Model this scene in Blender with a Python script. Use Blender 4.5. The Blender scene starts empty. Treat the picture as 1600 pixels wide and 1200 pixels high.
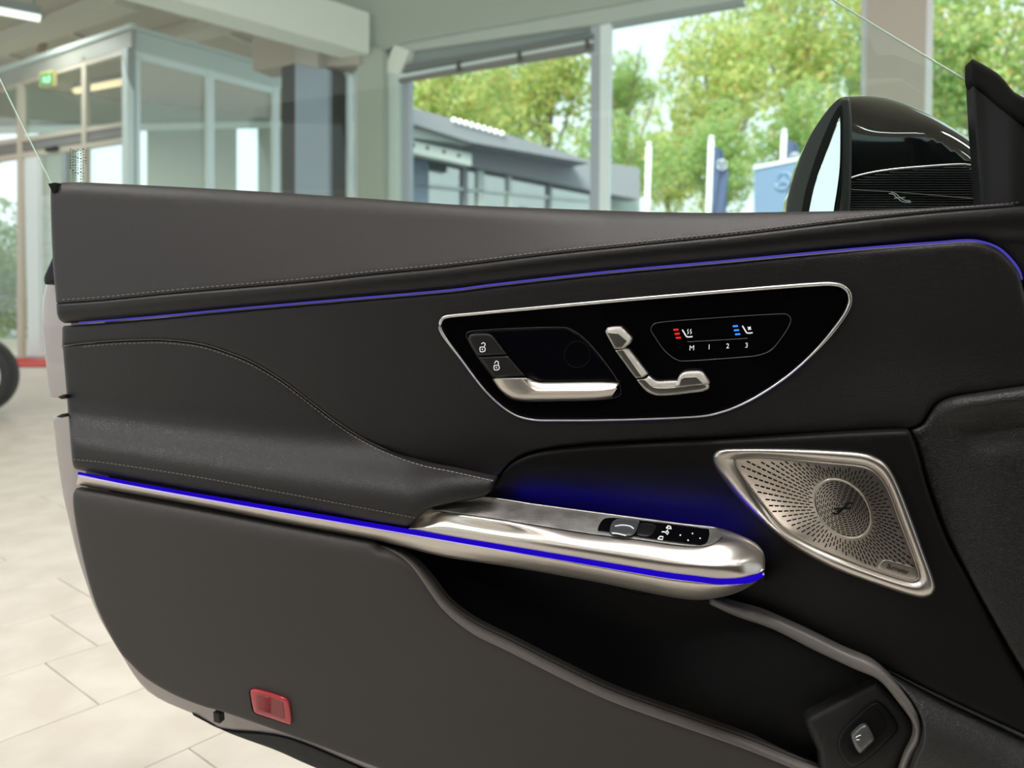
import bpy, bmesh, math, random
import numpy as np
from mathutils import Vector, Matrix
from mathutils.geometry import delaunay_2d_cdt

random.seed(7)
rng = np.random.default_rng(7)
scene = bpy.context.scene
COL = scene.collection

def lin(r, g=None, b=None):
    if g is None: g = b = r
    f = lambda v: (v/255/12.92) if v/255 <= .04045 else ((v/255+.055)/1.055)**2.4
    return (f(r), f(g), f(b), 1.0)

# ------------------------------------------------------------------ camera
PITCH, ROLL, FPX = .10, .015, 1200.0
CAM = np.array([0., 0., .85])
_F = np.array([0, math.cos(PITCH), -math.sin(PITCH)])
_U0 = np.array([0, math.sin(PITCH), math.cos(PITCH)])
_R0 = np.array([1., 0, 0])
_R = math.cos(ROLL)*_R0 + math.sin(ROLL)*_U0
_U = -math.sin(ROLL)*_R0 + math.cos(ROLL)*_U0
cam = bpy.data.objects.new('camera', bpy.data.cameras.new('camera'))
COL.objects.link(cam)
M = Matrix.Identity(4)
for i in range(3):
    M[i][0], M[i][1], M[i][2], M[i][3] = _R[i], _U[i], -_F[i], CAM[i]
cam.matrix_world = M
cam.data.sensor_width = 36
cam.data.lens = 27
cam.data.clip_start = .02
cam.data.dof.use_dof = True
cam.data.dof.focus_distance = .88
cam.data.dof.aperture_fstop = 4.6
scene.camera = cam

# ------------------------------------------------------------------ world, sun, exposure
scene.view_settings.view_transform = 'Standard'
scene.view_settings.look = 'None'
scene.view_settings.gamma = 1
scene.view_settings.use_curve_mapping = False
scene.view_settings.exposure = 0.0
world = bpy.data.worlds.new('overcast_sky'); scene.world = world
world.use_nodes = True
wn = world.node_tree.nodes; wl = world.node_tree.links
bg = wn['Background']
tc = wn.new('ShaderNodeTexCoord'); sep = wn.new('ShaderNodeSeparateXYZ'); rmp = wn.new('ShaderNodeValToRGB')
wl.new(tc.outputs['Generated'], sep.inputs[0]); wl.new(sep.outputs['Z'], rmp.inputs[0]); wl.new(rmp.outputs[0], bg.inputs[0])
rmp.color_ramp.elements[0].position = 0; rmp.color_ramp.elements[0].color = (.86, .96, .97, 1)
rmp.color_ramp.elements[1].position = .8; rmp.color_ramp.elements[1].color = (.74, .9, .98, 1)
bg.inputs[1].default_value = 1.5
sun = bpy.data.lights.new('sun', 'SUN'); sun.energy = 7.0; sun.angle = .5; sun.color = (1, .96, .86)
so = bpy.data.objects.new('sun', sun); COL.objects.link(so)
so.rotation_euler = (math.radians(48), 0, math.radians(-20))
try: scene.cycles.use_denoising = True
except Exception: pass
LAMP_W = 46.0

# ------------------------------------------------------------------ geometry helpers
def ray(px, py):
    px = np.asarray(px, float); py = np.asarray(py, float)
    return _F + ((px-800)/FPX)[..., None]*_R + ((600-py)/FPX)[..., None]*_U
def G(px, py, d): return CAM + d*ray(px, py)
class Plane:
    """a vertical plane of the place, set by two of its points; n points to the viewer's side"""
    def __init__(s, A, B):
        s.A = np.array(A, float); d = np.array(B, float)-s.A; d[2] = 0; s.u = d/np.linalg.norm(d)
        s.n = np.array([s.u[1], -s.u[0], 0])
        if np.dot(s.n, CAM-s.A) < 0: s.n = -s.n
    def at(s, px, py, w=0.):
        r = ray(px, py); w = np.asarray(w, float)
        t = (np.dot(s.A-CAM, s.n)+w)/(r@s.n)
        return CAM + t[..., None]*r
DOOR = Plane(G(80, 480, 1.05), G(1600, 490, .75))
def P(px, py, w=0.): return DOOR.at(px, py, w)
PXM = .00075

def cr(pts, n=8):
    """open Catmull-Rom curve through pts"""
    p = np.array(pts, float); q = np.vstack([2*p[0]-p[1], p, 2*p[-1]-p[-2]]); out = []
    for i in range(len(p)-1):
        a, b, c, d = q[i:i+4]
        for t in np.linspace(0, 1, n, endpoint=False):
            out.append(.5*((2*b)+(c-a)*t+(2*a-5*b+4*c-d)*t*t+(3*b-a-3*c+d)*t**3))
    out.append(p[-1]); return np.array(out)
def crc(pts, n=6):
    p = np.array(pts, float); k = len(p); out = []
    for i in range(k):
        a, b, c, d = p[i-1], p[i], p[(i+1) % k], p[(i+2) % k]
        for t in np.linspace(0, 1, n, endpoint=False):
            out.append(.5*((2*b)+(c-a)*t+(2*a-5*b+4*c-d)*t*t+(3*b-a-3*c+d)*t**3))
    return np.array(out)
def loop(*segs):
    out = []
    for s in segs:
        for q in s:
            if not out or abs(out[-1][0]-q[0])+abs(out[-1][1]-q[1]) > .5: out.append((float(q[0]), float(q[1])))
    if abs(out[0][0]-out[-1][0])+abs(out[0][1]-out[-1][1]) < .5: out.pop()
    return np.array(out)
def resample(p, step=None, n=None, closed=False):
    p = np.array(p, float)
    if closed: p = np.vstack([p, p[:1]])
    s = np.concatenate([[0], np.cumsum(np.linalg.norm(np.diff(p[:, :2], axis=0), axis=1))])
    if n is None: n = max(3, int(round(s[-1]/step))+1)
    t = np.linspace(0, s[-1], n)
    q = np.stack([np.interp(t, s, p[:, i]) for i in range(p.shape[1])], 1)
    return q[:-1] if closed else q
def yof(curve):
    c = np.array(curve); o = np.argsort(c[:, 0]); xs, ys = c[o, 0], c[o, 1]
    return lambda x: np.interp(x, xs, ys)
def dist(pts, poly, closed=True):
    pts = np.atleast_2d(pts); a = np.array(poly); b = np.roll(a, -1, 0) if closed else a[1:]
    if not closed: a = a[:-1]
    d2 = np.full(len(pts), 1e18)
    for i in range(0, len(a), 64):
        A, B = a[i:i+64], b[i:i+64]; ab = B-A; L = (ab**2).sum(1)+1e-12
        ap = pts[:, None]-A; t = np.clip((ap*ab).sum(2)/L, 0, 1)
        d2 = np.minimum(d2, ((ap-t[..., None]*ab)**2).sum(2).min(1))
    return np.sqrt(d2)
def inside(pts, poly):
    x, y = pts[:, 0], pts[:, 1]; r = np.zeros(len(pts), bool); n = len(poly)
    for i in range(n):
        x1, y1 = poly[i]; x2, y2 = poly[(i+1) % n]
        if y1 == y2: continue
        c = ((y1 > y) != (y2 > y)) & (x < (x2-x1)*(y-y1)/(y2-y1)+x1); r ^= c
    return r
def sstep(a, b, x):
    t = np.clip((np.asarray(x, float)-a)/(b-a), 0, 1); return t*t*(3-2*t)

ROOTS = {}
def link(name, verts, faces, mat, parent=None, smooth=True, kind=None, label=None):
    me = bpy.data.meshes.new(name)
    o = bpy.data.objects.new(name, me); COL.objects.link(o)
    v = np.asarray(verts, float)
    if parent is not None:
        o.parent = parent; v = v-np.array(ROOTS[parent.name]); ROOTS[o.name] = ROOTS[parent.name]
    else:
        org = np.array([v[:, 0].mean(), v[:, 1].mean(), v[:, 2].min()])
        v = v-org; o.location = org; ROOTS[o.name] = tuple(org)
    me.from_pydata([tuple(x) for x in v], [], [tuple(int(i) for i in f) for f in faces])
    if smooth: me.polygons.foreach_set('use_smooth', [True]*len(me.polygons))
    me.materials.append(mat); me.update()
    if kind: o['kind'] = kind
    if label: o['label'] = label
    return o
def root(name, loc, label, cat, group=None):
    o = bpy.data.objects.new(name, None); COL.objects.link(o); o.location = tuple(loc); o.empty_display_size = .05
    ROOTS[o.name] = tuple(float(x) for x in loc)
    o['label'] = label; o['category'] = cat
    if group: o['group'] = group
    return o
def tag(o, label, cat, group=None):
    o['label'] = label; o['category'] = cat
    if group: o['group'] = group
    return o
class MB:
    def __init__(s): s.v = []; s.f = []
    def add(s, v, f):
        k = len(s.v); s.v += [tuple(map(float, x)) for x in v]; s.f += [tuple(int(i)+k for i in q) for q in f]
    def box(s, c, size, rz=0):
        x, y, z = [a/2 for a in size]; co, si = math.cos(rz), math.sin(rz)
        v = [(c[0]+a*x*co-b*y*si, c[1]+a*x*si+b*y*co, c[2]+d*z) for a in (-1, 1) for b in (-1, 1) for d in (-1, 1)]
        s.add(v, [(0, 1, 3, 2), (4, 6, 7, 5), (0, 4, 5, 1), (2, 3, 7, 6), (0, 2, 6, 4), (1, 5, 7, 3)])
    def tube(s, pts, r, sides=8, cap=True, closed=False):
        pts = np.array(pts, float); n = len(pts); rr = np.full(n, r) if np.isscalar(r) else np.array(r)
        tg = np.gradient(pts, axis=0) if not closed else np.roll(pts, -1, 0)-np.roll(pts, 1, 0)
        tg /= np.linalg.norm(tg, axis=1)[:, None]+1e-12
        ref = np.array([0, 0, 1.]) if abs(tg[:, 2]).mean() < .8 else DOOR.n
        v = []
        for i in range(n):
            a = np.cross(tg[i], ref); a /= np.linalg.norm(a)+1e-12; b = np.cross(a, tg[i])
            for k in range(sides):
                th = 2*math.pi*k/sides; v.append(pts[i]+rr[i]*(math.cos(th)*a+math.sin(th)*b))
        f = [(i*sides+k, i*sides+(k+1) % sides, ((i+1) % n)*sides+(k+1) % sides, ((i+1) % n)*sides+k)
             for i in range(n if closed else n-1) for k in range(sides)]
        if cap and not closed: f += [tuple(range(sides))[::-1], tuple((n-1)*sides+k for k in range(sides))]
        s.add(v, f)
    def prism(s, pts, vec):
        n = len(pts); pts = np.array(pts, float); q = pts+np.array(vec)
        s.add(np.vstack([pts, q]), [tuple(range(n))[::-1], tuple(range(n, 2*n))]+[(i, (i+1) % n, n+(i+1) % n, n+i) for i in range(n)])
    def build(s, name, mat, parent=None, smooth=False, kind=None, label=None): return link(name, s.v, s.f, mat, parent, smooth, kind, label)

def panel(name, poly, w, mat, parent, r=4, drop=None, skirt=.012, step=9, label=None, bstep=5, extra=None):
    """a trim piece with an outline on the door, relief w(x, y) in metres, rolled edges and a skirt"""
    poly = resample(poly, step=bstep, closed=True)
    if ((poly[:, 0]*np.roll(poly[:, 1], -1)-np.roll(poly[:, 0], -1)*poly[:, 1]).sum()) < 0: poly = poly[::-1]
    nb = len(poly)
    wf = w if callable(w) else (lambda x, y: np.full(np.shape(x), float(w)))
    drop = r*PXM*.9 if drop is None else drop
    tg = np.roll(poly, -1, 0)-np.roll(poly, 1, 0); tg /= np.linalg.norm(tg, axis=1)[:, None]+1e-9
    nin = np.stack([-tg[:, 1], tg[:, 0]], 1)
    pts = []
    for fr in (.06, .22, .5, 1.0):
        q = poly+nin*r*fr; d = dist(q, poly); q = q[(d > r*fr*.93) & inside(q, poly)]; pts.append(q)
    x0, y0 = poly.min(0); x1, y1 = poly.max(0)
    gx, gy = np.meshgrid(np.arange(x0+step/2, x1, step), np.arange(y0+step/2, y1, step)); g = np.stack([gx.ravel(), gy.ravel()], 1)
    g = g+rng.uniform(-.05, .05, g.shape)
    g = g[inside(g, poly)]; g = g[dist(g, poly) > r+step*.4]; pts.append(g)
    if extra is not None:
        e = np.array(extra, float); e = e[inside(e, poly)]; e = e[dist(e, poly) > r*.3]; pts.append(e)
    allp = np.vstack([poly]+pts)
    res = delaunay_2d_cdt([Vector((float(a), float(b))) for a, b in allp], [(i, (i+1) % nb) for i in range(nb)], [], 0, 1e-5)
    V = np.array([(q.x, q.y) for q in res[0]]); T = np.array([t for t in res[2] if len(t) == 3])
    T = T[inside(V[T].mean(1), poly)]
    d = dist(V, poly)
    t = np.clip(d/max(r, 1e-6), 0, 1)
    ww = wf(V[:, 0], V[:, 1])-drop*(1-np.sqrt(np.clip(1-(1-t)**2, 0, 1)))
    X = P(V[:, 0], V[:, 1], ww)
    wb = wf(poly[:, 0], poly[:, 1])-drop
    B = P(poly[:, 0], poly[:, 1], wb); S = B-DOOR.n*skirt
    k = len(X); verts = np.vstack([X, B, S])
    faces = [tuple(q) for q in T[:, ::-1]]+[(k+i, k+(i+1) % nb, k+nb+(i+1) % nb, k+nb+i) for i in range(nb)]
    return link(name, verts, faces, mat, parent, True, label=label)
def loft(name, curves, mat, parent, n=120, m=6, label=None, flip=False):
    """skin through curves of (x, y, w) on the door"""
    c = [resample(np.array(q, float), n=n) for q in curves]
    A = np.array([P(q[:, 0], q[:, 1], q[:, 2]) for q in c])
    rows = []
    k = len(A)
    for i in range(k-1):
        a, b, cc, d = A[max(i-1, 0)] if i else 2*A[0]-A[1], A[i], A[i+1], A[i+2] if i+2 < k else 2*A[-1]-A[-2]
        for t in np.linspace(0, 1, m, endpoint=False):
            rows.append(.5*((2*b)+(cc-a)*t+(2*a-5*b+4*cc-d)*t*t+(3*b-a-3*cc+d)*t**3))
    rows.append(A[-1]); R = np.array(rows); h = len(R)
    f = [(i*n+j, i*n+j+1, (i+1)*n+j+1, (i+1)*n+j) for i in range(h-1) for j in range(n-1)]
    return link(name, R.reshape(-1, 3), f, mat, parent, True, label=label)
def wire(name, pts, w, r, mat, parent, sides=8, label=None, closed=False):
    p = np.array(pts, float); ww = w(p[:, 0], p[:, 1]) if callable(w) else w
    m = MB(); m.tube(P(p[:, 0], p[:, 1], ww), r, sides, closed=closed); return m.build(name, mat, parent, True, label=label)
def ribbon_mb(m, pts, width, w, th=.0003):
    """flat mark with a little thickness; width in photo pixels"""
    p = np.array(pts, float); tg = np.gradient(p, axis=0); tg /= np.linalg.norm(tg, axis=1)[:, None]+1e-9
    nn = np.stack([-tg[:, 1], tg[:, 0]], 1)*width/2
    a, b = p+nn, p-nn
    wa = w(a[:, 0], a[:, 1]) if callable(w) else w; wb = w(b[:, 0], b[:, 1]) if callable(w) else w
    A, B = P(a[:, 0], a[:, 1], wa), P(b[:, 0], b[:, 1], wb); n = len(p)
    A0, B0 = A-DOOR.n*th, B-DOOR.n*th
    f = []
    for i in range(n-1):
        f += [(i, i+1, n+i+1, n+i), (2*n+i, i, i+1, 2*n+i+1)[::-1], (n+i, n+i+1, 3*n+i+1, 3*n+i)[::-1]]
    m.add(np.vstack([A, B, A0, B0]), f)
def text(name, s, x, y, size, mat, parent, w, dx=(1, 0), dy=(0, -1), shear=0, space=1., label=None):
    cu = bpy.data.curves.new('t', 'FONT'); cu.body = s; cu.size = 1; cu.align_x = 'CENTER'; cu.align_y = 'CENTER'; cu.shear = shear
    cu.space_character = space; cu.resolution_u = 3
    ob = bpy.data.objects.new('t', cu); COL.objects.link(ob)
    me = ob.to_mesh(); v = np.array([q.co[:2] for q in me.vertices]); f = [tuple(q.vertices) for q in me.polygons]; ob.to_mesh_clear()
    bpy.data.objects.remove(ob); bpy.data.curves.remove(cu)
    px = x+size*(v[:, 0]*dx[0]+v[:, 1]*dy[0]); py = y+size*(v[:, 0]*dx[1]+v[:, 1]*dy[1])
    ww = w(px, py) if callable(w) else w
    return link(name, P(px, py, ww), f, mat, parent, False, label=label)

# ------------------------------------------------------------------ materials
def mat(name, col, rough=.5, metal=0, spec=.5, emis=None, es=1.0, alpha=None, coat=0):
    m = bpy.data.materials.new(name); m.use_nodes = True; b = m.node_tree.nodes['Principled BSDF']
    b.inputs['Base Color'].default_value = col; b.inputs['Roughness'].default_value = rough; b.inputs['Metallic'].default_value = metal
    b.inputs['Specular IOR Level'].default_value = spec; b.inputs['Coat Weight'].default_value = coat
    if emis is not None: b.inputs['Emission Color'].default_value = emis; b.inputs['Emission Strength'].default_value = es
    return m
def grain(m, scale=700., strength=.25, dist_=.0004, kind='VORONOI', colvar=0):
    nt = m.node_tree; b = nt.nodes['Principled BSDF']; tc = nt.nodes.new('ShaderNodeTexCoord')
    if kind == 'VORONOI':
        t = nt.nodes.new('ShaderNodeTexVoronoi'); t.feature = 'DISTANCE_TO_EDGE'; t.inputs['Scale'].default_value = scale; out = t.outputs['Distance']
        nz = nt.nodes.new('ShaderNodeTexNoise'); nz.inputs['Scale'].default_value = scale*.4
        mx = nt.nodes.new('ShaderNodeVectorMath'); mx.operation = 'MULTIPLY_ADD'
        nt.links.new(tc.outputs['Object'], nz.inputs['Vector'])
        nt.links.new(nz.outputs['Color'], mx.inputs[0]); mx.inputs[1].default_value = (1.2/scale,)*3; nt.links.new(tc.outputs['Object'], mx.inputs[2])
        nt.links.new(mx.outputs[0], t.inputs['Vector'])
        mr = nt.nodes.new('ShaderNodeMapRange'); mr.inputs['From Max'].default_value = .25; nt.links.new(out, mr.inputs['Value']); out = mr.outputs[0]
    else:
        t = nt.nodes.new('ShaderNodeTexNoise'); t.inputs['Scale'].default_value = scale; t.inputs['Detail'].default_value = 4; out = t.outputs['Fac']
        nt.links.new(tc.outputs['Object'], t.inputs['Vector'])
    bp = nt.nodes.new('ShaderNodeBump'); bp.inputs['Strength'].default_value = strength; bp.inputs['Distance'].default_value = dist_
    nt.links.new(out, bp.inputs['Height']); nt.links.new(bp.outputs['Normal'], b.inputs['Normal'])
    return m
def mottled(m, c1, c2, scale, detail=5, bump=0, stretch=None):
    nt = m.node_tree; b = nt.nodes['Principled BSDF']; tc = nt.nodes.new('ShaderNodeTexCoord'); t = nt.nodes.new('ShaderNodeTexNoise')
    t.inputs['Scale'].default_value = scale; t.inputs['Detail'].default_value = detail; r = nt.nodes.new('ShaderNodeValToRGB')
    src = tc.outputs['Object']
    if stretch:
        mp = nt.nodes.new('ShaderNodeMapping'); mp.inputs['Scale'].default_value = stretch; nt.links.new(src, mp.inputs['Vector']); src = mp.outputs[0]
    nt.links.new(src, t.inputs['Vector']); nt.links.new(t.outputs['Fac'], r.inputs[0]); nt.links.new(r.outputs[0], b.inputs['Base Color'])
    r.color_ramp.elements[0].position = .35; r.color_ramp.elements[0].color = c1; r.color_ramp.elements[1].position = .65; r.color_ramp.elements[1].color = c2
    if bump:
        bp = nt.nodes.new('ShaderNodeBump'); bp.inputs['Strength'].default_value = bump; bp.inputs['Distance'].default_value = .002
        nt.links.new(t.outputs['Fac'], bp.inputs['Height']); nt.links.new(bp.outputs['Normal'], b.inputs['Normal'])
    return m
LEATHER = grain(mat('nappa_leather', (.032, .0295, .0305, 1), .46, spec=.35), 650, .22, .0003)
LEATHER_MID = grain(mat('nappa_leather_shaded', (.0152, .0142, .015, 1), .42, spec=.38), 430, .38, .0004)  # same leather as the sill pad, shade of the down-facing panel in the colour
PLASTIC = grain(mat('grained_plastic', (.052, .0485, .048, 1), .5, spec=.35), 800, .3, .0003)
PLASTIC_LIP_LIT = grain(mat('lip_plastic_lit', (.17, .158, .15, 1), .36, spec=.55), 700, .35, .0003)  # lighter than the grained plastic: light on the upturned edges put into the colour
SOFT_BLACK = grain(mat('soft_black_trim', (.005, .005, .0053, 1), .5, spec=.18), 500, .3, .0003)
SATIN = mat('satin_black', (.007, .007, .008, 1), .42, spec=.25)
PIANO = mat('piano_black', (.0025, .0025, .003, 1), .06, spec=.25)
MATTE_BLACK = mat('matte_black', (.004, .004, .004, 1), .8, spec=.2)
METAL = grain(mat('brushed_aluminium', (.62, .585, .545, 1), .35, 1), 900, .05, .0001, 'NOISE')
METAL_DARK = mat('dark_aluminium', (.36, .35, .33, 1), .3, 1)
CHROME = mat('satin_chrome', (.85, .85, .85, 1), .3, 1)
THREAD = mat('grey_thread', lin(118, 112, 108), .7)
PAINT = mat('grey_paint', lin(168, 160, 158), .35, spec=.5, coat=.4)
RUBBER = mat('rubber_seal', (.02, .021, .021, 1), .6)
BLUE = mat('blue_light_guide', (.002, .001, .01, 1), .8, spec=0, emis=(.012, .0015, .5, 1), es=1.0)
BLUE_DIM = mat('violet_light_guide', (.01, .01, .03, 1), .8, spec=0, emis=(.07, .058, .44, 1), es=.9)
BLUE_HID = mat('hidden_blue_light', (.01, .005, .1, 1), .4, emis=(.02, .0, 1., 1), es=26.)
PRINT = mat('white_print', (.8, .8, .8, 1), .5, emis=(.75, .78, .8, 1), es=.55)
RED_LED = mat('red_led', (.2, 0, 0, 1), .4, emis=(.95, .02, .03, 1), es=1.)
BLUE_LED = mat('blue_led', (0, .05, .3, 1), .4, emis=(.05, .25, 1, 1), es=1.3)
def glass_mat(name, tint, refl=.05, rough=.0):
    m = bpy.data.materials.new(name); m.use_nodes = True; nt = m.node_tree; nt.nodes.clear()
    o = nt.nodes.new('ShaderNodeOutputMaterial'); mx = nt.nodes.new('ShaderNodeMixShader'); t = nt.nodes.new('ShaderNodeBsdfTransparent'); g = nt.nodes.new('ShaderNodeBsdfGlossy')
    lw = nt.nodes.new('ShaderNodeLayerWeight'); lw.inputs['Blend'].default_value = .5
    pw = nt.nodes.new('ShaderNodeMath'); pw.operation = 'POWER'; pw.inputs[1].default_value = 5
    ma = nt.nodes.new('ShaderNodeMath'); ma.operation = 'MULTIPLY_ADD'; ma.inputs[1].default_value = .4; ma.inputs[2].default_value = refl
    nt.links.new(lw.outputs['Facing'], pw.inputs[0]); nt.links.new(pw.outputs[0], ma.inputs[0])
    t.inputs['Color'].default_value = tint; g.inputs['Roughness'].default_value = rough
    nt.links.new(ma.outputs[0], mx.inputs[0]); nt.links.new(t.outputs[0], mx.inputs[1]); nt.links.new(g.outputs[0], mx.inputs[2]); nt.links.new(mx.outputs[0], o.inputs[0])
    return m
CAR_GLASS = glass_mat('green_tinted_glass', (.86, .955, .92, 1), .03)
PANE_GLASS = glass_mat('window_glass', (.985, .995, .99, 1), .001)
SCREEN_GLASS = glass_mat('screen_glass', (.95, .98, .97, 1), .05)
GLASS_EDGE = mat('glass_edge', lin(205, 225, 212), .15, spec=.6)

WALLM = mat('wall_grey_green', lin(176, 184, 172), .8)
BEAM_W = mat('beam_white', lin(240, 244, 236), .7)
CEIL = mat('ceiling_taupe', lin(178, 168, 154), .9)
GREIGE = mat('pillar_greige', lin(184, 178, 168), .8)
FRAME_LT = mat('frame_pale_aluminium', lin(226, 236, 236), .45)
FRAME_GR = mat('frame_grey_aluminium', lin(150, 158, 158), .45)
FRAME_WARM = mat('frame_warm_aluminium', lin(196, 184, 168), .45)
DARKCOL = mat('dark_column', lin(70, 70, 68), .7)
BLUEGREY = mat('blue_grey_panel', lin(158, 172, 186), .5)
BLINDM = mat('blind_grey', lin(112, 116, 114), .6)
ASPHALT = mottled(mat('asphalt', lin(120), .9), lin(110), lin(135), 3)
SLATE = mat('slate_fascia', lin(150, 151, 158), .7)
OFFWHITE = mat('offwhite_panel', lin(215, 222, 218), .7)

# ------------------------------------------------------------------ structure: floor with tiles
th = math.radians(51.0); DL = np.array([math.cos(th), math.sin(th), 0]); DN = np.array([-math.sin(th), math.cos(th), 0])
PITCHW, TLEN = .2925, .6
TILE = mottled(mat('cream_stone_tile', lin(222, 213, 198), .42, spec=.35), lin(228, 221, 210), lin(213, 205, 193), 6, 6, .05)
GROUT = mat('grout', lin(170, 156, 132), .9)
WW = Plane(G(940, 300, 7.0), G(940, 300, 7.0)+np.array([2., -1, 0]))
def floor_poly():
    a = WW.at(np.array([500.]), np.array([400.]))[0]; b = WW.A+WW.u*12
    return [(-14, -9, 0), (14, -9, 0), (b[0], b[1], 0), (a[0], a[1], 0), (a[0]-.3, 17, 0), (-14, 17, 0)]
m = MB(); m.prism([np.array(q)-np.array([0, 0, .005]) for q in floor_poly()], (0, 0, -.05))
FAR_TILE = bpy.data.materials.new('far_tiles'); FAR_TILE.use_nodes = True
nt = FAR_TILE.node_tree; b = nt.nodes['Principled BSDF']; b.inputs['Roughness'].default_value = .42; b.inputs['Specular IOR Level'].default_value = .35
geo = nt.nodes.new('ShaderNodeNewGeometry'); mp = nt.nodes.new('ShaderNodeMapping'); mp.vector_type = 'TEXTURE'
mp.inputs['Rotation'].default_value = (0, 0, th); mp.inputs['Location'].default_value = tuple(DN*1.644)
br = nt.nodes.new('ShaderNodeTexBrick'); br.inputs['Scale'].default_value = 1; br.inputs['Brick Width'].default_value = TLEN; br.inputs['Row Height'].default_value = PITCHW
br.inputs['Mortar Size'].default_value = .0025; br.inputs['Color1'].default_value = lin(224, 217, 206); br.inputs['Color2'].default_value = lin(217, 209, 198); br.inputs['Mortar'].default_value = lin(196, 186, 168)
nt.links.new(geo.outputs['Position'], mp.inputs['Vector']); nt.links.new(mp.outputs[0], br.inputs['Vector']); nt.links.new(br.outputs['Color'], b.inputs['Base Color'])
floor = m.build('floor', FAR_TILE); floor['kind'] = 'structure'
# single tiles where the joints can be told apart
def tile_mesh():
    me = bpy.data.meshes.new('floor_tile'); bm = bmesh.new(); L, W, b_ = TLEN/2-.0018, PITCHW/2-.0018, .0012
    lo = [bm.verts.new((sx*L, sy*W, -.006)) for sx, sy in ((-1, -1), (1, -1), (1, 1), (-1, 1))]
    mi = [bm.verts.new((sx*L, sy*W, -b_)) for sx, sy in ((-1, -1), (1, -1), (1, 1), (-1, 1))]
    hi = [bm.verts.new((sx*(L-b_), sy*(W-b_), 0)) for sx, sy in ((-1, -1), (1, -1), (1, 1), (-1, 1))]
    for i in range(4):
        j = (i+1) % 4; bm.faces.new((lo[i], lo[j], mi[j], mi[i])); bm.faces.new((mi[i], mi[j], hi[j], hi[i]))
    bm.faces.new(hi); bm.to_mesh(me); bm.free(); me.materials.append(TILE); return me
TM = tile_mesh(); ORG = np.array(ROOTS['floor'])
gm = MB(); gp = []
offs = {0: .78, -1: .66, -2: .42, -3: .70}
cnt = 0
for row in range(-6, 16):
    y0 = 1.644+PITCHW*(row+1); off = offs.get(row, random.uniform(0, .6)) if row in (0, -1, -2, -3) else random.uniform(0, .6)
    for k in range(-3, 9):
        c = DL*(off+TLEN*(k+.5))+DN*(y0+PITCHW*.5)
        r = c-CAM; dep = r@_F
        if dep < .9 or dep > 5.8: continue
        sx = 800+FPX*(r@_R)/dep; sy = 600-FPX*(r@_U)/dep
        if -240 < sx < 620 and 480 < sy < 1420 and sx < 120+ (sy-480)*.75:
            o = bpy.data.objects.new('tile', TM); COL.objects.link(o); o.parent = floor
            o.location = tuple(c-ORG); o.rotation_euler = (0, 0, th); cnt += 1
m = MB(); m.prism([(-60, -9, -.07), (60, -9, -.07), (60, 80, -.07), (-60, 80, -.07)], (0, 0, -.1)); g = m.build('ground_outside', ASPHALT); g['kind'] = 'structure'

# ceiling
ZC = 4.75
m = MB(); a = WW.at(np.array([500.]), np.array([400.]))[0]; b_ = WW.A+WW.u*12
m.prism([(-14, -9, ZC), (14, -9, ZC), (b_[0], b_[1], ZC), (a[0], a[1], ZC), (a[0]-.3, 17, ZC), (-14, 17, ZC)], (0, 0, .2)); o = m.build('ceiling', CEIL); o['kind'] = 'structure'
def onz(px, py, z):
    r = ray(px, py); t = (z-CAM[2])/r[2]; return CAM+t*r
def struct(name, m, mt, smooth=False):
    o = m.build(name, mt, None, smooth); o['kind'] = 'structure'; return o
for (x0, y0, x1, y1, wd, hh) in ((-20, 68, 175, -4, .3, .18), (240, 56, 380, 16, .3, .18), (60, 24, 140, 62, .07, .06), (240, -2, 384, 61, .07, .06), (0, 78, 40, 93, .07, .06)):
    A, B = onz(x0, y0, ZC), onz(x1, y1, ZC); d = B-A; rz = math.atan2(d[1], d[0])
    m = MB(); m.box((*(A+B)[:2]/2, ZC-hh/2), (np.linalg.norm(d)+.6, wd, hh), rz); struct('ceiling_beam' if wd > .1 else 'ceiling_pipe', m, mat('ceiling_beam_paint', lin(196, 188, 174), .8))

# ------------------------------------------------------------------ window wall
def slab(name, pts, mt, plane=WW, w=0., th_=.08, kind='structure', parent=None, label=None):
    p = np.array(pts, float); X = plane.at(p[:, 0], p[:, 1], w)
    m = MB(); m.prism(X, -plane.n*th_); o = m.build(name, mt, parent, label=label)
    if kind and parent is None: o['kind'] = kind
    return o
slab('wall_front', [(440, -260), (470, -2), (577, 22), (577, 79), (597, 80), (617, 69), (962, 7), (1010, -3), (1700, -125), (1700, -420)], WALLM, w=.0, th_=.3)
slab('beam_soffit', [(598, 113), (616, 69), (640, 79), (623, 117)], BEAM_W, w=-.02, th_=.25)
slab('trim_1', [(616, 69), (962, 7), (1010, -3), (1120, -22), (1160, -2), (1020, 22), (930, 38), (640, 80)], mat('head_reveal', lin(190, 198, 190), .7), w=-.04, th_=.2)
slab('pillar_left', [(558, 66), (598, 78), (598, 690), (558, 690)], WALLM, w=.06, th_=.35)
slab('trim_2', [(597, 112), (622, 117), (621, 690), (597, 690)], mat('jamb_paint', lin(216, 230, 224), .6), w=-.04, th_=.2)
slab('pillar_right', [(1358, -160), (1452, -180), (1434, 690), (1345, 690)], GREIGE, w=.25, th_=.4)
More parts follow.
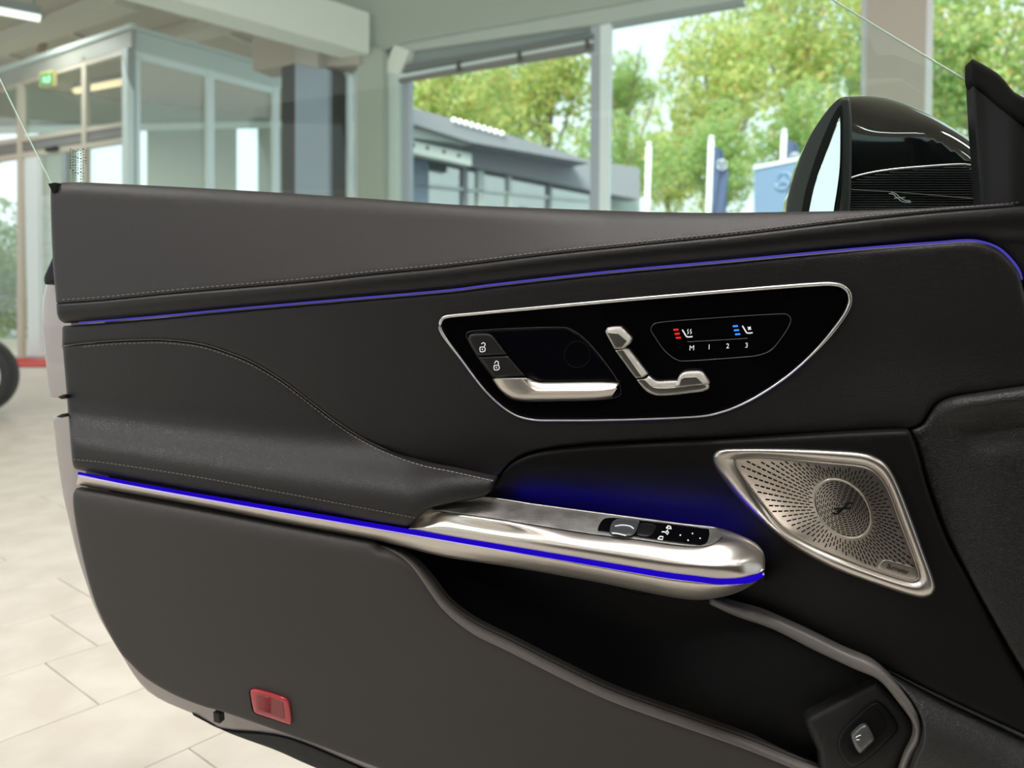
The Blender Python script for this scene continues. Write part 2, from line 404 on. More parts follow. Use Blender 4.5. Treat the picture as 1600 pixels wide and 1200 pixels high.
# window frames, each with its sash bars and pane
def window(name, outer, bars, mt, w=-.12):
    fr = None
    for q in bars:
        p = np.array(q[0], float); mtq = q[1] if len(q) > 1 else mt; ww = q[2] if len(q) > 2 else w
        X = WW.at(p[:, 0], p[:, 1], ww); m = MB(); m.prism(X, -WW.n*.07)
        if fr is None: fr = m.build(name, mtq); fr['kind'] = 'structure'
        else: m.build('frame_bar', mtq, fr)
    p = np.array(outer, float); X = WW.at(p[:, 0], p[:, 1], w-.035); m = MB(); m.prism(X, -WW.n*.012); m.build('pane', PANE_GLASS, fr)
    return fr
CY = mat('frame_daylit_white', lin(244, 252, 255), .4); LAV = mat('frame_lavender_grey', lin(182, 188, 200), .45)  # near-white carries the daylight caught by the window reveals
window('window_1', [(622, 100), (930, 40), (930, 690), (622, 690)],
       [([(624, 118), (640, 114), (640, 690), (621, 690)], LAV), ([(622, 112), (930, 46), (930, 36), (638, 78), (630, 90)], FRAME_GR),
        ([(923, 40), (938, 40), (934, 690), (921, 690)], LAV, -.08), ([(938, 36), (954, 36), (945, 690), (934, 690)], CY, -.08)], CY)
window('window_2', [(950, 30), (1360, -60), (1352, 690), (944, 690)],
       [([(950, 26), (1170, -18), (1400, -62), (1400, -50), (1170, -6), (950, 40)], mat('frame_head', lin(176, 196, 192), .45)), ([(1346, -60), (1358, -60), (1352, 690), (1341, 690)], CY)], CY)
window('window_3', [(1440, -100), (1800, -180), (1800, 690), (1440, 690)],
       [([(1440, -110), (1460, -110), (1450, 690), (1434, 690)], CY, -.05)], CY)
window('window_4', [(518, 104), (560, 96), (560, 690), (518, 690)],
       [([(518, 108), (528, 106), (528, 690), (518, 690)], CY), ([(538, 106), (545, 105), (545, 690), (538, 690)], CY), ([(552, 104), (562, 102), (562, 690), (552, 690)], CY), ([(518, 104), (562, 94), (562, 108), (518, 112)], FRAME_LT)], CY)
slab('pillar_dark', [(440, 103), (462, 98), (462, 690), (440, 690)], DARKCOL, w=.12, th_=.3)
slab('pillar_panel', [(461, 98), (513, 108), (513, 690), (461, 690)], BLUEGREY, w=.16, th_=.3)
slab('pillar_edge', [(512, 108), (520, 110), (520, 690), (512, 690)], DARKCOL, w=.1, th_=.3)
slab('beam_left', [(395, 10), (462, 40), (462, 98), (440, 104), (395, 110)], CEIL, w=.14, th_=.3)
slab('beam_middle', [(461, 40), (497, 60), (497, 106), (461, 98)], GREIGE, w=.2, th_=.2)
slab('beam_right', [(496, 55), (562, 70), (562, 100), (496, 107)], CEIL, w=.1, th_=.3)
# great white beam running from the pillar towards the viewer
A = WW.at(np.array([577.]), np.array([76.]), .1)[0]; zb = A[2]
B = onz(300, -4, zb); d = B-A; B = A+d*2.2
hb = (WW.at(np.array([577.]), np.array([20.]), .1)[0]-A)[2]
rz = math.atan2(d[1], d[0]); Mid = (A+B)/2
nrm = np.array([-math.sin(rz), math.cos(rz), 0]);  nrm = nrm if nrm@(Mid-CAM) > 0 else -nrm
m = MB(); m.prism([A, B, B+np.array([0, 0, hb]), A+np.array([0, 0, hb])], nrm*.3); struct('beam_white', m, BEAM_W)
m = MB(); m.prism([A, B, B+nrm*.34, A+nrm*.34], (0, 0, -.05)); struct('beam_flange', m, BEAM_W)
# blind in the head of the left window
bl = root('window_blind', WW.at(np.array([780.]), np.array([80.]), -.04)[0], 'grey raised blind box with three dark brackets in head of the left window', 'blind')
slab('head_box', [(628, 102), (926, 52), (926, 62), (626, 113)], BLINDM, w=-.05, th_=.06, parent=bl)
slab('rail', [(622, 117), (926, 62), (926, 66), (622, 122)], FRAME_LT, w=-.03, th_=.03, parent=bl)
slab('slat_stack', [(622, 122), (926, 67), (926, 79), (622, 128)], mat('slat_taupe', lin(128, 124, 120), .6), w=-.05, th_=.05, parent=bl)
for x, y in ((716, 103), (811, 88), (917, 69)):
    slab('bracket', [(x-3, y-8), (x+3, y-9), (x+3, y+6), (x-3, y+7)], DARKCOL, w=-.02, th_=.03, parent=bl)

# ------------------------------------------------------------------ entrance vestibule
c0 = G(205, 300, 9.4); VL = Plane(c0, G(60, 300, 10.6)); VR = Plane(c0, G(440, 300, 11.6))
vb = root('entrance_vestibule', (c0[0], c0[1], 0), 'grey framed glass entrance vestibule with a flat band roof at back left', 'vestibule')
def vp(name, pts, mt, plane, w=0, th_=.06, parent=vb): return slab(name, pts, mt, plane, w, th_, None, parent)
FASC = mat('fascia_grey_green', lin(196, 206, 202), .5); FASCW = mat('fascia_grey_warm', lin(160, 158, 150), .5)
vp('fascia', [(-140, 158), (205, 40), (205, 74), (195, 76), (-140, 183)], FASCW, VL, .02)
vp('fascia', [(199, 40), (440, 108), (440, 138), (199, 76)], FASC, VR, .02)
vp('cornice', [(-140, 152), (205, 36), (205, 43), (-140, 161)], FASC, VL, .06)
vp('cornice', [(199, 37), (442, 105), (442, 110), (199, 43)], FASC, VR, .06)
vp('corner_post', [(199, 74), (209, 74), (212, 640), (201, 640)], FRAME_LT, VR, .05, .1)
vp('post', [(190, 76), (199, 74), (201, 640), (192, 640)], FRAME_GR, VL, .03, .1)
for x in (30, 131): vp('mullion', [(x-4, 62+ (210-x)*.34), (x+3, 62+(210-x)*.34), (x+4, 640), (x-3, 640)], FRAME_WARM, VL, .02)
for (ya, yb, h, mt) in ((219, 190, 8, FRAME_WARM), (227, 198, 15, mat('spandrel_grey', lin(128, 124, 120), .6)), (243, 215, 9, FRAME_WARM)):
    vp('transom', [(-100, ya+28), (0, ya), (194, yb), (194, yb+h-1), (0, ya+h), (-100, ya+h+28)], mt, VL, .015 if h < 10 else 0)
vp('head_rail', [(-100, 160), (195, 76), (195, 84), (-100, 170)], FRAME_WARM, VL, .015)
vp('door_post', [(38, 247), (58, 244), (62, 570), (44, 570)], FRAME_LT, VL, .03)
vp('door_post', [(96, 240), (103, 239), (103, 560), (96, 560)], FRAME_GR, VL, .03)
vp('sill', [(0, 558), (80, 556), (80, 566), (0, 569)], FRAME_WARM, VL, .03)
vp('pane', [(-100, 175), (195, 80), (201, 600), (-100, 640)], SCREEN_GLASS, VL, -.03, .012)
vp('pane', [(209, 76), (328, 106), (328, 620), (212, 640)], SCREEN_GLASS, VR, -.03, .012)
vp('pane', [(328, 106), (436, 136), (436, 600), (328, 620)], SCREEN_GLASS, VR, -.03, .012)
vp('mullion', [(324, 108), (335, 110), (335, 620), (324, 620)], FRAME_LT, VR, .02)
vp('mullion', [(428, 134), (437, 137), (437, 600), (428, 600)], FRAME_LT, VR, .02)
vp('head_rail', [(209, 78), (436, 138), (436, 148), (209, 90)], FRAME_LT, VR, .01)
vp('stile', [(212, 88), (219, 90), (221, 630), (214, 630)], FRAME_LT, VR, .01)
vp('door_closer', [(70, 231), (85, 228), (85, 234), (70, 237)], MATTE_BLACK, VL, .08)
# what stands behind the vestibule: rear wall with bright openings
WB = Plane(G(60, 300, 14.5), G(440, 300, 16.5))
wbm = mat('rear_wall', lin(176, 182, 172), .8)
slab('wall_back', [(-260, 40), (560, 40), (560, 190), (-260, 205)], wbm, WB, 0, .2)
slab('wall_back', [(60, 190), (120, 190), (120, 560), (60, 560)], wbm, WB, 0, .2)
slab('wall_back', [(230, 190), (370, 190), (370, 560), (230, 560)], wbm, WB, 0, .2)
slab('wall_back', [(405, 190), (560, 190), (560, 560), (405, 560)], wbm, WB, 0, .2)
slab('trim_3', [(-260, 203), (560, 186), (560, 196), (-260, 214)], FRAME_LT, WB, .03, .1)
# louvre beside the entrance door
lv = root('louvre_shutter', VL.at(np.array([72.]), np.array([555.]), -.6)[0], 'pale grey slatted louvre shutter behind the entrance glass door', 'louvre')
for i in range(13):
    y = 306+i*19; vp('slat', [(60, y), (92, y), (92, y+15), (60, y+16)], OFFWHITE, VL, -.6, .05, lv)
# red mat
q = [onz(8, 573, .004), onz(100, 573, .004), onz(100, 559, .004), onz(8, 561, .004)]
m = MB(); m.prism(q, (0, 0, .012)); tag(m.build('door_mat', mat('red_mat', lin(205, 70, 66), .9)), 'red mat lying on the tiles before the entrance door', 'mat')
# exit sign
es = root('exit_sign', VL.at(np.array([71.]), np.array([133.]), .1)[0], 'small green and white emergency exit sign hung at the vestibule', 'sign')
vp('housing', [(62, 113), (81, 110), (81, 133), (62, 136)], mat('sign_case', lin(215, 200, 130), .5), VL, .1, .06, es)
vp('legend', [(63, 116), (80, 113), (80, 131), (63, 134)], mat('sign_green', lin(30, 140, 66), .5, emis=lin(50, 180, 90), es=.06), VL, .11, .01, es)
WS = mat('sign_white', lin(180, 225, 195), .5)
vp('running_figure', [(66, 120), (69, 119), (72, 122), (71, 126), (73, 130), (70, 130), (68, 127), (66, 130), (65, 128), (67, 124)], WS, VL, .116, .006, es)
vp('door_mark', [(74, 118), (78, 117), (78, 129), (74, 130)], WS, VL, .116, .006, es)

# ceiling fittings
def luminaire(A, B, wd, label, power=1.):
    c = (A+B)/2; d = B-A; L = np.linalg.norm(d[:2]); rz = math.atan2(d[1], d[0])
    r = root('ceiling_light', (c[0], c[1], ZC-.45), label, 'lamp', 'linear ceiling lights')
    m = MB(); m.box((c[0], c[1], ZC-.4), (L, wd, .1), rz); m.build('housing', FRAME_GR, r)
    m = MB(); m.box((c[0], c[1], ZC-.456), (L*.97, wd*.8, .012), rz); m.build('diffuser', mat('lamp_diffuser', (1, 1, 1, 1), .5, emis=(1, .97, .92, 1), es=1.3), r)
    for s in (-.4, .4):
        m = MB(); m.box((c[0]+d[0]*s, c[1]+d[1]*s, ZC-.17), (.02, .02, .36)); m.build('suspension', FRAME_GR, r)
    li = bpy.data.lights.new('ceiling_lamp', 'AREA'); li.shape = 'RECTANGLE'; li.size = L; li.size_y = wd*1.6; li.energy = LAMP_W*L*power; li.color = (1, .985, .965)
    lo = bpy.data.objects.new('ceiling_lamp', li); COL.objects.link(lo); lo.location = (c[0], c[1], ZC-.47); lo.rotation_euler = (0, 0, rz)
A, B = onz(-40, 2, ZC-.4), onz(64, 22, ZC-.4); luminaire(A, B, .3, 'linear ceiling light at the upper left corner of the view')
A, B = VL.at(np.array([118.]), np.array([142.]), -1.5)[0], VL.at(np.array([190.]), np.array([128.]), -1.5)[0]
r = root('vestibule_light', (A+B)/2, 'warm glowing light bar seen through the glass of the vestibule', 'lamp')
m = MB(); m.tube([A, B], .05, 10); m.build('tube', mat('warm_tube', (1, .8, .55, 1), .5, emis=(1, .74, .45, 1), es=1.1), r, True)
m = MB(); m.tube([A+np.array([0, 0, .08]), B+np.array([0, 0, .08])], .04, 8); m.build('housing', FRAME_GR, r, True)
li = bpy.data.lights.new('vestibule_lamp', 'AREA'); li.size = 1.5; li.energy = 120; li.color = (1, .93, .82)
lo = bpy.data.objects.new('vestibule_lamp', li); COL.objects.link(lo); lo.location = tuple((A+B)/2-np.array([0, 0, .1]))
for x in (-3.5, 0., 3.5):
    for y in (-3.5, .6):
        luminaire(np.array([x-.9, y, 0]), np.array([x+.9, y+.0, 0]), .3, 'linear ceiling light overhead, %s of showroom %s' % ('front' if y > 0 else 'rear', {-3.5: 'left', 0.: 'middle', 3.5: 'right'}[x]), 1.15 if y > 0 else .5)
sp = root('ceiling_spot', onz(69, 66, ZC-.1), 'small brass ceiling spotlight above the vestibule fascia', 'spotlight')
c = onz(69, 66, ZC-.1)
m = MB(); m.tube([c+np.array([-.06, 0, -.15]), c+np.array([.02, -.03, -.02])], [.06, .045], 12); m.build('lamp_head', mat('spot_brass', lin(150, 125, 90), .4, .6), sp)
m = MB(); m.tube([c+np.array([.0, 0, -.06]), c+np.array([.0, 0, .1])], .012, 8); m.build('stem', FRAME_GR, sp)

# ------------------------------------------------------------------ outside: trees, flags, sign, low building
def leaf_mat(name, c1, c2):
    m_ = mat(name, c1, .6, spec=.2); nt = m_.node_tree; b = nt.nodes['Principled BSDF']
    geo = nt.nodes.new('ShaderNodeNewGeometry'); r = nt.nodes.new('ShaderNodeValToRGB'); nt.links.new(geo.outputs['Random Per Island'], r.inputs[0])
    r.color_ramp.elements[0].color = c1; r.color_ramp.elements[1].color = c2
    e = r.color_ramp.elements.new(.88); e.color = c2; r.color_ramp.elements[2].color = lin(226, 190, 120)
    nt.links.new(r.outputs[0], b.inputs['Base Color'])
    tr = nt.nodes.new('ShaderNodeBsdfTranslucent'); nt.links.new(r.outputs[0], tr.inputs[0]); mx = nt.nodes.new('ShaderNodeMixShader'); mx.inputs[0].default_value = .55
    o = [n for n in nt.nodes if n.type == 'OUTPUT_MATERIAL'][0]
    nt.links.new(b.outputs[0], mx.inputs[1]); nt.links.new(tr.outputs[0], mx.inputs[2]); nt.links.new(mx.outputs[0], o.inputs[0]); return m_
LEAF = [leaf_mat('leaf_yellow_green', lin(164, 188, 112), lin(220, 222, 150)), leaf_mat('leaf_fresh_green', lin(136, 176, 110), lin(196, 212, 142))]
BARK = mat('bark', lin(136, 128, 108), .9)
def crown_mesh(seed, mt):
    g = np.random.default_rng(seed); V = []; F = []
    blobs = [(g.normal(0, 1, 3)*np.array([1.15, 1.15, 1.25])+np.array([0, 0, .3]), g.uniform(.6, 1.15)) for _ in range(30)]
    for c, r in blobs:
        n = int(360*r*r)
        d = g.normal(0, 1, (n, 3)); d /= np.linalg.norm(d, axis=1)[:, None]; p = c+d*r*g.uniform(.78, 1.06, (n, 1))
        a = g.normal(0, 1, (n, 3)); a /= np.linalg.norm(a, axis=1)[:, None]; b = np.cross(a, g.normal(0, 1, (n, 3))); b /= np.linalg.norm(b, axis=1)[:, None]
        s = g.uniform(.07, .14, (n, 1)); k = len(V)
        q = np.stack([p-a*s, p+b*s*.6, p+a*s, p-b*s*.6], 1).reshape(-1, 3); V += [tuple(x) for x in q]; F += [(k+4*i, k+4*i+1, k+4*i+2, k+4*i+3) for i in range(n)]
    me = bpy.data.meshes.new('crown'); me.from_pydata(V, [], F); me.materials.append(mt); return me
CM = [crown_mesh(s, LEAF[s % 2]) for s in (0, 1, 2, 3)]
def trunk_mesh():
    m = MB(); m.tube([(0, 0, 0), (.05, .03, .35), (-.03, .02, .7), (.02, 0, 1.0)], [.042, .036, .03, .022], 8)
    for a in range(5):
        t = a*1.26; m.tube([(0, 0, .62+.05*a), (.12*math.cos(t), .12*math.sin(t), .8+.05*a), (.26*math.cos(t), .26*math.sin(t), 1.02+.04*a)], [.018, .013, .006], 6)
    me = bpy.data.meshes.new('trunk'); me.from_pydata(m.v, [], m.f); me.materials.append(BARK); return me
TRM = trunk_mesh()
def tree(px, depth, toppx, size, k, label, rot=0.):
    base = G(px, 480, depth); t = root('leafy_tree', (base[0], base[1], -.07), label, 'tree', 'trees beyond the showroom windows')
    top = G(px, toppx, depth)[2]; zc = top-2.6*size
    o = bpy.data.objects.new('crown', CM[k]); COL.objects.link(o); o.parent = t; o.location = (0, 0, zc+.07); o.scale = (size,)*3; o.rotation_euler = (0, 0, rot); o['kind'] = 'stuff'
    o = bpy.data.objects.new('trunk', TRM); COL.objects.link(o); o.parent = t; h = max(zc-.2*size, 1.2); o.scale = (h*.5, h*.5, h)
for a in ((690, 27, 60, .95, 0, 'yellow-green tree above the low building, behind left half of left window', 0), (850, 33, 20, 1.15, 2, 'tall yellow-green tree behind right half of the left window', 1),
          (968, 36, 112, .5, 1, 'green tree beside the window mullion, lower than its neighbours', 2), (1115, 24, 70, .72, 0, 'tree in middle of the wide window, with tip against the white sky', 3),
          (1225, 29, -40, 1.15, 2, 'tallest tree, reaching past the top of the wide window', 1.7), (1345, 36, 10, 1.1, 1, 'tree half hidden behind the grey-beige pillar', 4),
          (1510, 22, -10, .9, 3, 'tree filling the window right of the grey-beige pillar', 2.2), (1690, 27, -60, 1.1, 0, 'tree at the right edge, beyond the mirror triangle', .6),
          (965, 24, 205, .5, 3, 'low bushy tree behind the flagpole nearest the mullion', .3), (1110, 19, 200, .42, 1, 'low bushy green tree behind the middle flagpole', 5), (1235, 20, 170, .45, 3, 'low bushy green tree behind the blue sign board', 2.9),
          (760, 42, 120, 1.2, 1, 'distant green tree behind the slate roof edge', 3.3), (1040, 44, 190, 1.1, 2, 'distant tree seen between the flagpoles, behind the low bushes', 2.5), (1440, 44, 60, 1.3, 2, 'distant tree directly behind the grey-beige pillar', 1.2)): tree(*a)
POLE = mat('pole_white', lin(226, 232, 232), .5); FLAG = mat('flag_navy', lin(84, 98, 130), .8)
for i, (x, yt, flag) in enumerate(((1006, 232, 0), (1101, 222, 1), (1212, 212, 1))):
    lab = ('bare white flagpole nearest the window mullion', 'white flagpole with a hanging navy flag in the middle of three', 'white flagpole with a furled navy flag behind the blue sign')[i]
    D = 15.; b = G(x, 480, D); t = G(x, yt, D); r = root('flagpole', (b[0], b[1], -.07), lab, 'flagpole', 'flagpoles before the trees')
    m = MB(); m.tube([(b[0], b[1], -.07), (b[0], b[1], t[2])], .055, 10); m.build('pole', POLE, r, True)
    m = MB(); m.tube([(b[0], b[1], t[2]-.01), (b[0], b[1], t[2]+.05)], [.07, .04], 10); m.build('cap', POLE, r, True)
    if flag:
        V = []; n = 16; k = 8
        for j in range(n+1):
            for q in range(k+1):
                s = q/k; ww = (.3 if i == 1 else .36)*(.5+.5*sstep(0, .35, j/n)); V.append((b[0]+.06+s*ww, b[1]+.06*math.sin(s*11+j*.3), t[2]-.12-j/n*1.45-.1*s*(1-j/n)))
        link('flag', V, [(j*(k+1)+q, j*(k+1)+q+1, (j+1)*(k+1)+q+1, (j+1)*(k+1)+q) for j in range(n) for q in range(k)], FLAG, r)
        m = MB(); c = np.array([b[0]+.2, b[1]-.09, t[2]-.5]); m.tube([c+.09*np.array([math.cos(a), 0, math.sin(a)]) for a in np.linspace(0, 2*math.pi, 20, endpoint=False)], .012, 6, closed=True)
        for a in (math.pi/2, math.pi*7/6, math.pi*11/6): m.tube([c, c+.09*np.array([math.cos(a), 0, math.sin(a)])], .01, 6)
        m.build('star_emblem', POLE, r, True)
SB = Plane(G(1178, 300, 12.5), G(1300, 290, 11.6)); SIGNB = mat('sign_blue', lin(122, 146, 178), .45)
sg = root('sign_board', (SB.A[0], SB.A[1], -.07), 'light blue sign board with a faint round emblem behind the door mirror', 'sign')
slab('board', [(1178, 264), (1300, 240), (1300, 580), (1178, 572)], SIGNB, SB, 0, .2, None, sg)
slab('top_edge', [(1177, 259), (1300, 234), (1300, 241), (1177, 265)], FRAME_LT, SB, .02, .24, None, sg)
c = SB.at(np.array([1224.]), np.array([283.]), .02)[0]; m = MB()
m.tube([c+.13*(math.cos(a)*SB.u+math.sin(a)*np.array([0, 0, 1])) for a in np.linspace(0, 2*math.pi, 24, endpoint=False)], .012, 6, closed=True)
for a in (math.pi/2, math.pi*7/6, math.pi*11/6): m.tube([c, c+.13*(math.cos(a)*SB.u+math.sin(a)*np.array([0, 0, 1]))], .01, 6)
m.build('star_emblem', mat('emblem_pale', lin(150, 180, 212), .5), sg)
# low building with a slate fascia
B1 = Plane(G(735, 240, 13.0), G(921, 270, 14.5))
bd = root('low_building', (B1.A[0], B1.A[1], -.07), 'low glass building with slate fascia and projecting canopy outside the left window', 'building')
def bp(name, pts, mt, w=0., th_=.2): return slab(name, pts, mt, B1, w, th_, None, bd)
bp('fascia', [(600, 185), (735, 220), (921, 250), (1000, 262), (1000, 312), (921, 297), (737, 260), (600, 230)], SLATE, 0, .4)
bp('roof_edge', [(600, 156), (640, 167), (790, 209), (921, 250), (921, 255), (735, 222), (640, 192), (600, 182)], SLATE, .5, .6)
bp('soffit', [(600, 180), (640, 190), (705, 206), (735, 215), (776, 210), (770, 222), (735, 226), (640, 214), (600, 206)], OFFWHITE, .35, .3)
bp('perforated_beam', [(600, 211), (640, 219), (737, 240), (737, 259), (640, 238), (600, 230)], OFFWHITE, .3, .2)
for x, y in ((668, 231), (694, 237), (717, 243), (646, 227)):
    a = np.linspace(0, 2*math.pi, 12, endpoint=False); bp('beam_hole', [(x+2.6*math.cos(t), y+3*math.sin(t)) for t in a], DARKCOL, .305, .01)
GLW = mat('facade_glass', lin(150, 172, 168), .12, spec=.6)
bp('glass_front', [(600, 228), (740, 258), (921, 296), (1000, 312), (1000, 520), (600, 520)], mat('interior_grey_green', lin(192, 202, 194), .7), -.5, .1)
for x, w_, mt in ((727, 8, SLATE), (752, 10, OFFWHITE), (797, 5, OFFWHITE), (860, 5, SLATE), (650, 40, mat('grey_panel', lin(140, 152, 170), .6))):
    bp('facade_post', [(x-w_/2, 225+(x-600)*.2), (x+w_/2, 225+(x+w_-600)*.2), (x+w_/2, 520), (x-w_/2, 520)], mt, -.15, .15)
bp('glass_rail', [(640, 285), (921, 312), (921, 316), (640, 290)], OFFWHITE, -.15, .1)
bp('glass_pane', [(600, 228), (740, 258), (921, 296), (921, 520), (600, 520)], glass_mat('facade_glass_reflective', (.9, .95, .93, 1), .38), -.2, .02)
ls = root('roof_light_string', B1.at(np.array([745.]), np.array([202.]), .7)[0], 'row of small white bulbs along the roof edge of low building', 'lights')
for i in range(9):
    x = 709+i*9.4; c = B1.at(np.array([x]), np.array([187+i*2.65]), .52)[0]
    m = MB(); m.tube([c+np.array([0, 0, -.035]), c, c+np.array([0, 0, .035])], [.03, .045, .02], 8); m.build('bulb', mat('bulb_white', (.9, .9, .9, 1), .4, emis=(1, 1, 1, 1), es=1) if i == 0 else bpy.data.materials['bulb_white'], ls, True)
# foliage and warm patch seen through the entrance
t = root('leafy_tree', (*G(-10, 480, 17)[:2], -.05), 'small green shrub seen through the entrance glass at left edge', 'tree')
o = bpy.data.objects.new('crown', CM[1]); COL.objects.link(o); o.parent = t; o.location = (0, 0, 1.2); o.scale = (.5,)*3; o['kind'] = 'stuff'
o = bpy.data.objects.new('trunk', TRM); COL.objects.link(o); o.parent = t; o.scale = (1, 1, 1.2)

# black wheel standing at the left edge
wc = G(-47, 585, 5.6); wz = .30
wh = root('alloy_wheel', (wc[0], wc[1], 0), 'black alloy car wheel standing on tiles at the left edge', 'wheel')
ax = np.array([.25, -.97, 0]); ax /= np.linalg.norm(ax); sx = np.array([-ax[1], ax[0], 0]); uz = np.array([0, 0, 1.]); cc = np.array([wc[0], wc[1], wz])
def ring(r, off): return np.array([cc+r*(math.cos(a)*sx+math.sin(a)*uz)+ax*off for a in np.linspace(0, 2*math.pi, 40, endpoint=False)])
def revolve(name, prof, mt):
    R = [ring(r, o) for r, o in prof]; n = 40; V = np.vstack(R)
    return link(name, V, [(i*n+k, i*n+(k+1) % n, (i+1)*n+(k+1) % n, (i+1)*n+k) for i in range(len(R)-1) for k in range(n)], mt, wh)
revolve('tyre', [(.225, .09), (.25, .1), (.285, .095), (.3, .07), (.3, -.07), (.285, -.095), (.225, -.09), (.225, .09)], RUBBER)
revolve('rim', [(.23, .085), (.222, .09), (.21, .075), (.2, .02), (.2, -.08)], CHROME)
for k in range(5):
    a = k*2*math.pi/5+.3; dr = math.cos(a)*sx+math.sin(a)*uz; m = MB(); m.tube([cc+dr*.03+ax*.05, cc+dr*.12+ax*.06, cc+dr*.21+ax*.075], [.03, .022, .026], 8); m.build('spoke', METAL_DARK, wh, True)
revolve('hub', [(.001, .07), (.035, .068), (.045, .05), (.045, .0)], METAL_DARK)

# unseen cabin behind the viewpoint, added to shade the door and darken its reflections
HEAD = mat('headlining', (.03, .03, .03, 1), .9); CABIN = mat('cabin_dark', (.014, .014, .015, 1), .6)
cab = root('unseen_car_cabin', (.1, -.75, 0), 'unseen dark car cabin added behind the viewpoint to shade the open door', 'car')
m = MB(); m.prism([(-1.7, -1.7, 1.28), (1.7, -1.7, 1.28), (1.7, -.12, 1.24), (-1.7, -.22, 1.24)], (0, 0, .05)); m.build('roof', HEAD, cab)
m = MB(); m.prism([(-1.8, -1.6, .25), (1.8, -1.6, .25), (1.8, -1.6, 1.25), (-1.8, -1.6, 1.25)], (0, -.08, 0)); m.build('far_side', CABIN, cab)
m = MB(); m.prism([(-1.8, -1.6, .25), (1.8, -1.6, .25), (1.8, -.15, .25), (-1.8, -.25, .25)], (0, 0, .08)); m.build('floor_pan', CABIN, cab)
m = MB(); m.prism([(1.05, -1.5, .3), (1.5, -1.5, .3), (1.5, .15, .3), (1.05, -.05, .3)], (0, 0, .72)); m.build('dashboard', CABIN, cab)
m = MB(); m.tube([(.75, -.12, 1.24), (1.35, .05, .95), (1.6, .15, .9)], .05, 10); m.build('windscreen_pillar', CABIN, cab, True)
m = MB(); m.prism([(-1.25, -1.6, .3), (-1.25, -.3, .3), (-1.25, -.22, 1.25), (-1.25, -1.6, 1.25)], (-.06, 0, 0)); m.build('rear_side', CABIN, cab)
for y in (-.65, -1.3):
    t_ = MB(); t_.prism([(-.55, y-.25, .33), (.1, y-.25, .36), (.1, y+.25, .36), (-.55, y+.25, .33)], (0, 0, .16)); t_.build('seat_cushion', CABIN, cab)
    t_ = MB(); t_.prism([(-.5, y-.24, .48), (-.85, y-.2, 1.12), (-.72, y-.2, 1.14), (-.34, y-.24, .5)], (0, .48, 0)); t_.build('seat_back', CABIN, cab)

# ================================================================== THE OPEN CAR DOOR
d0 = P(850, 1180, -.03)
door = root('car_door_unit', (float(d0[0]), float(d0[1]), 0.25), 'open left car door seen from inside, charcoal leather with blue light lines', 'car door')
T_ = cr([(98, 285), (132, 285), (260, 291), (420, 300), (572, 310), (700, 319), (775, 322.5), (950, 329), (1037, 331.6), (1125, 332.5), (1230, 331), (1300, 330), (1375, 328), (1450, 325), (1517, 321), (1600, 317), (1680, 313)])
S_ = cr([(88, 475), (160, 470), (260, 460), (340, 453), (480, 441), (580, 430), (700, 418), (862, 398), (1000, 383.5), (1150, 368), (1300, 350), (1450, 334), (1562, 325), (1600, 321.5), (1680, 315)])
L_ = cr([(100, 505), (118, 504), (220, 496), (380, 481), (540, 467), (700, 453), (775, 443.5), (950, 424), (1125, 408), (1300, 391.5), (1400, 383), (1467, 378), (1507, 375), (1533, 377), (1560, 387), (1580, 405), (1592, 422), (1597, 440), (1606, 480), (1612, 540), (1616, 597)])
Tf, Sf = yof(T_), yof(S_); Lf = yof(L_[:-30])
# leather sill pad
pts = loop(T_, S_[::-1], cr([(88, 475), (82, 400), (79, 304), (84, 291), (98, 285)]))
def w_pad(x, y):
    t = np.clip((y-Tf(x))/np.maximum(Sf(x)-Tf(x), 25), 0, 1); h = np.minimum(1, (Sf(x)-Tf(x))/60.)
    e = np.clip((y-Tf(x))/20., 0, 1)
    return (-.034*(1-t)-.012*(1-np.sqrt(np.clip(1-(1-e)**2, 0, 1))))*h+.002
pad = panel('sill_pad', pts, w_pad, LEATHER, door, 5, .003, step=8, extra=np.vstack([T_+np.array([0, k]) for k in (1.5, 4, 8, 13, 19)]))
# rolled strip under the seam, ending in the door's front edge
Rb = L_
pts = loop(S_, [(1690, 320), (1690, 600), (1616, 597)], Rb[::-1], cr([(100, 505), (93, 500), (89, 490), (88, 477)]))
def w_roll(x, y):
    t = np.clip((y-Sf(x))/np.maximum(Lf(np.minimum(x, 1500))-Sf(x), 12), 0, 1)
    return .004-.008*t+.004*np.sin(t*math.pi)
roll = panel('sill_roll', pts, w_roll, grain(mat('roll_leather', (.0105, .0103, .0108, 1), .42, spec=.35), 500, .25, .0003), door, 6, .004, step=8)
# stitching along the seams
def stitches(name, curve, w, pitch=7.5, length=5.2, width=1.5, lo=None):
    c = resample(curve, step=pitch); m = MB()
    for i in range(len(c)-1):
        d = c[i+1]-c[i]; d = d/np.linalg.norm(d); a = c[i]; b = c[i]+d*length
        if lo and not lo(a): continue
        mid = (a+b)/2; ribbon_mb(m, [a, mid+np.array([0, -.25]), b], width, w, .0006)
    o = m.build(name, THREAD, door); o['kind'] = 'stuff'; return o
seam = S_-np.array([0, 6.]); seam = seam[seam[:, 0] > 92]
stitches('sill_stitching', seam, lambda x, y: w_pad(x, y)+.0012, 7.8, 4.6, 1.2, lambda a: a[0] < 1610)
# upper light line
ll = resample(L_, step=6); ll = ll[(ll[:, 0] > 118) & (ll[:, 1] < 437)| ((ll[:, 0] > 118) & (ll[:, 0] < 1500))]
wire('upper_light_line', ll+np.array([0, .6]), .0005, .0011, BLUE_DIM, door, 8)

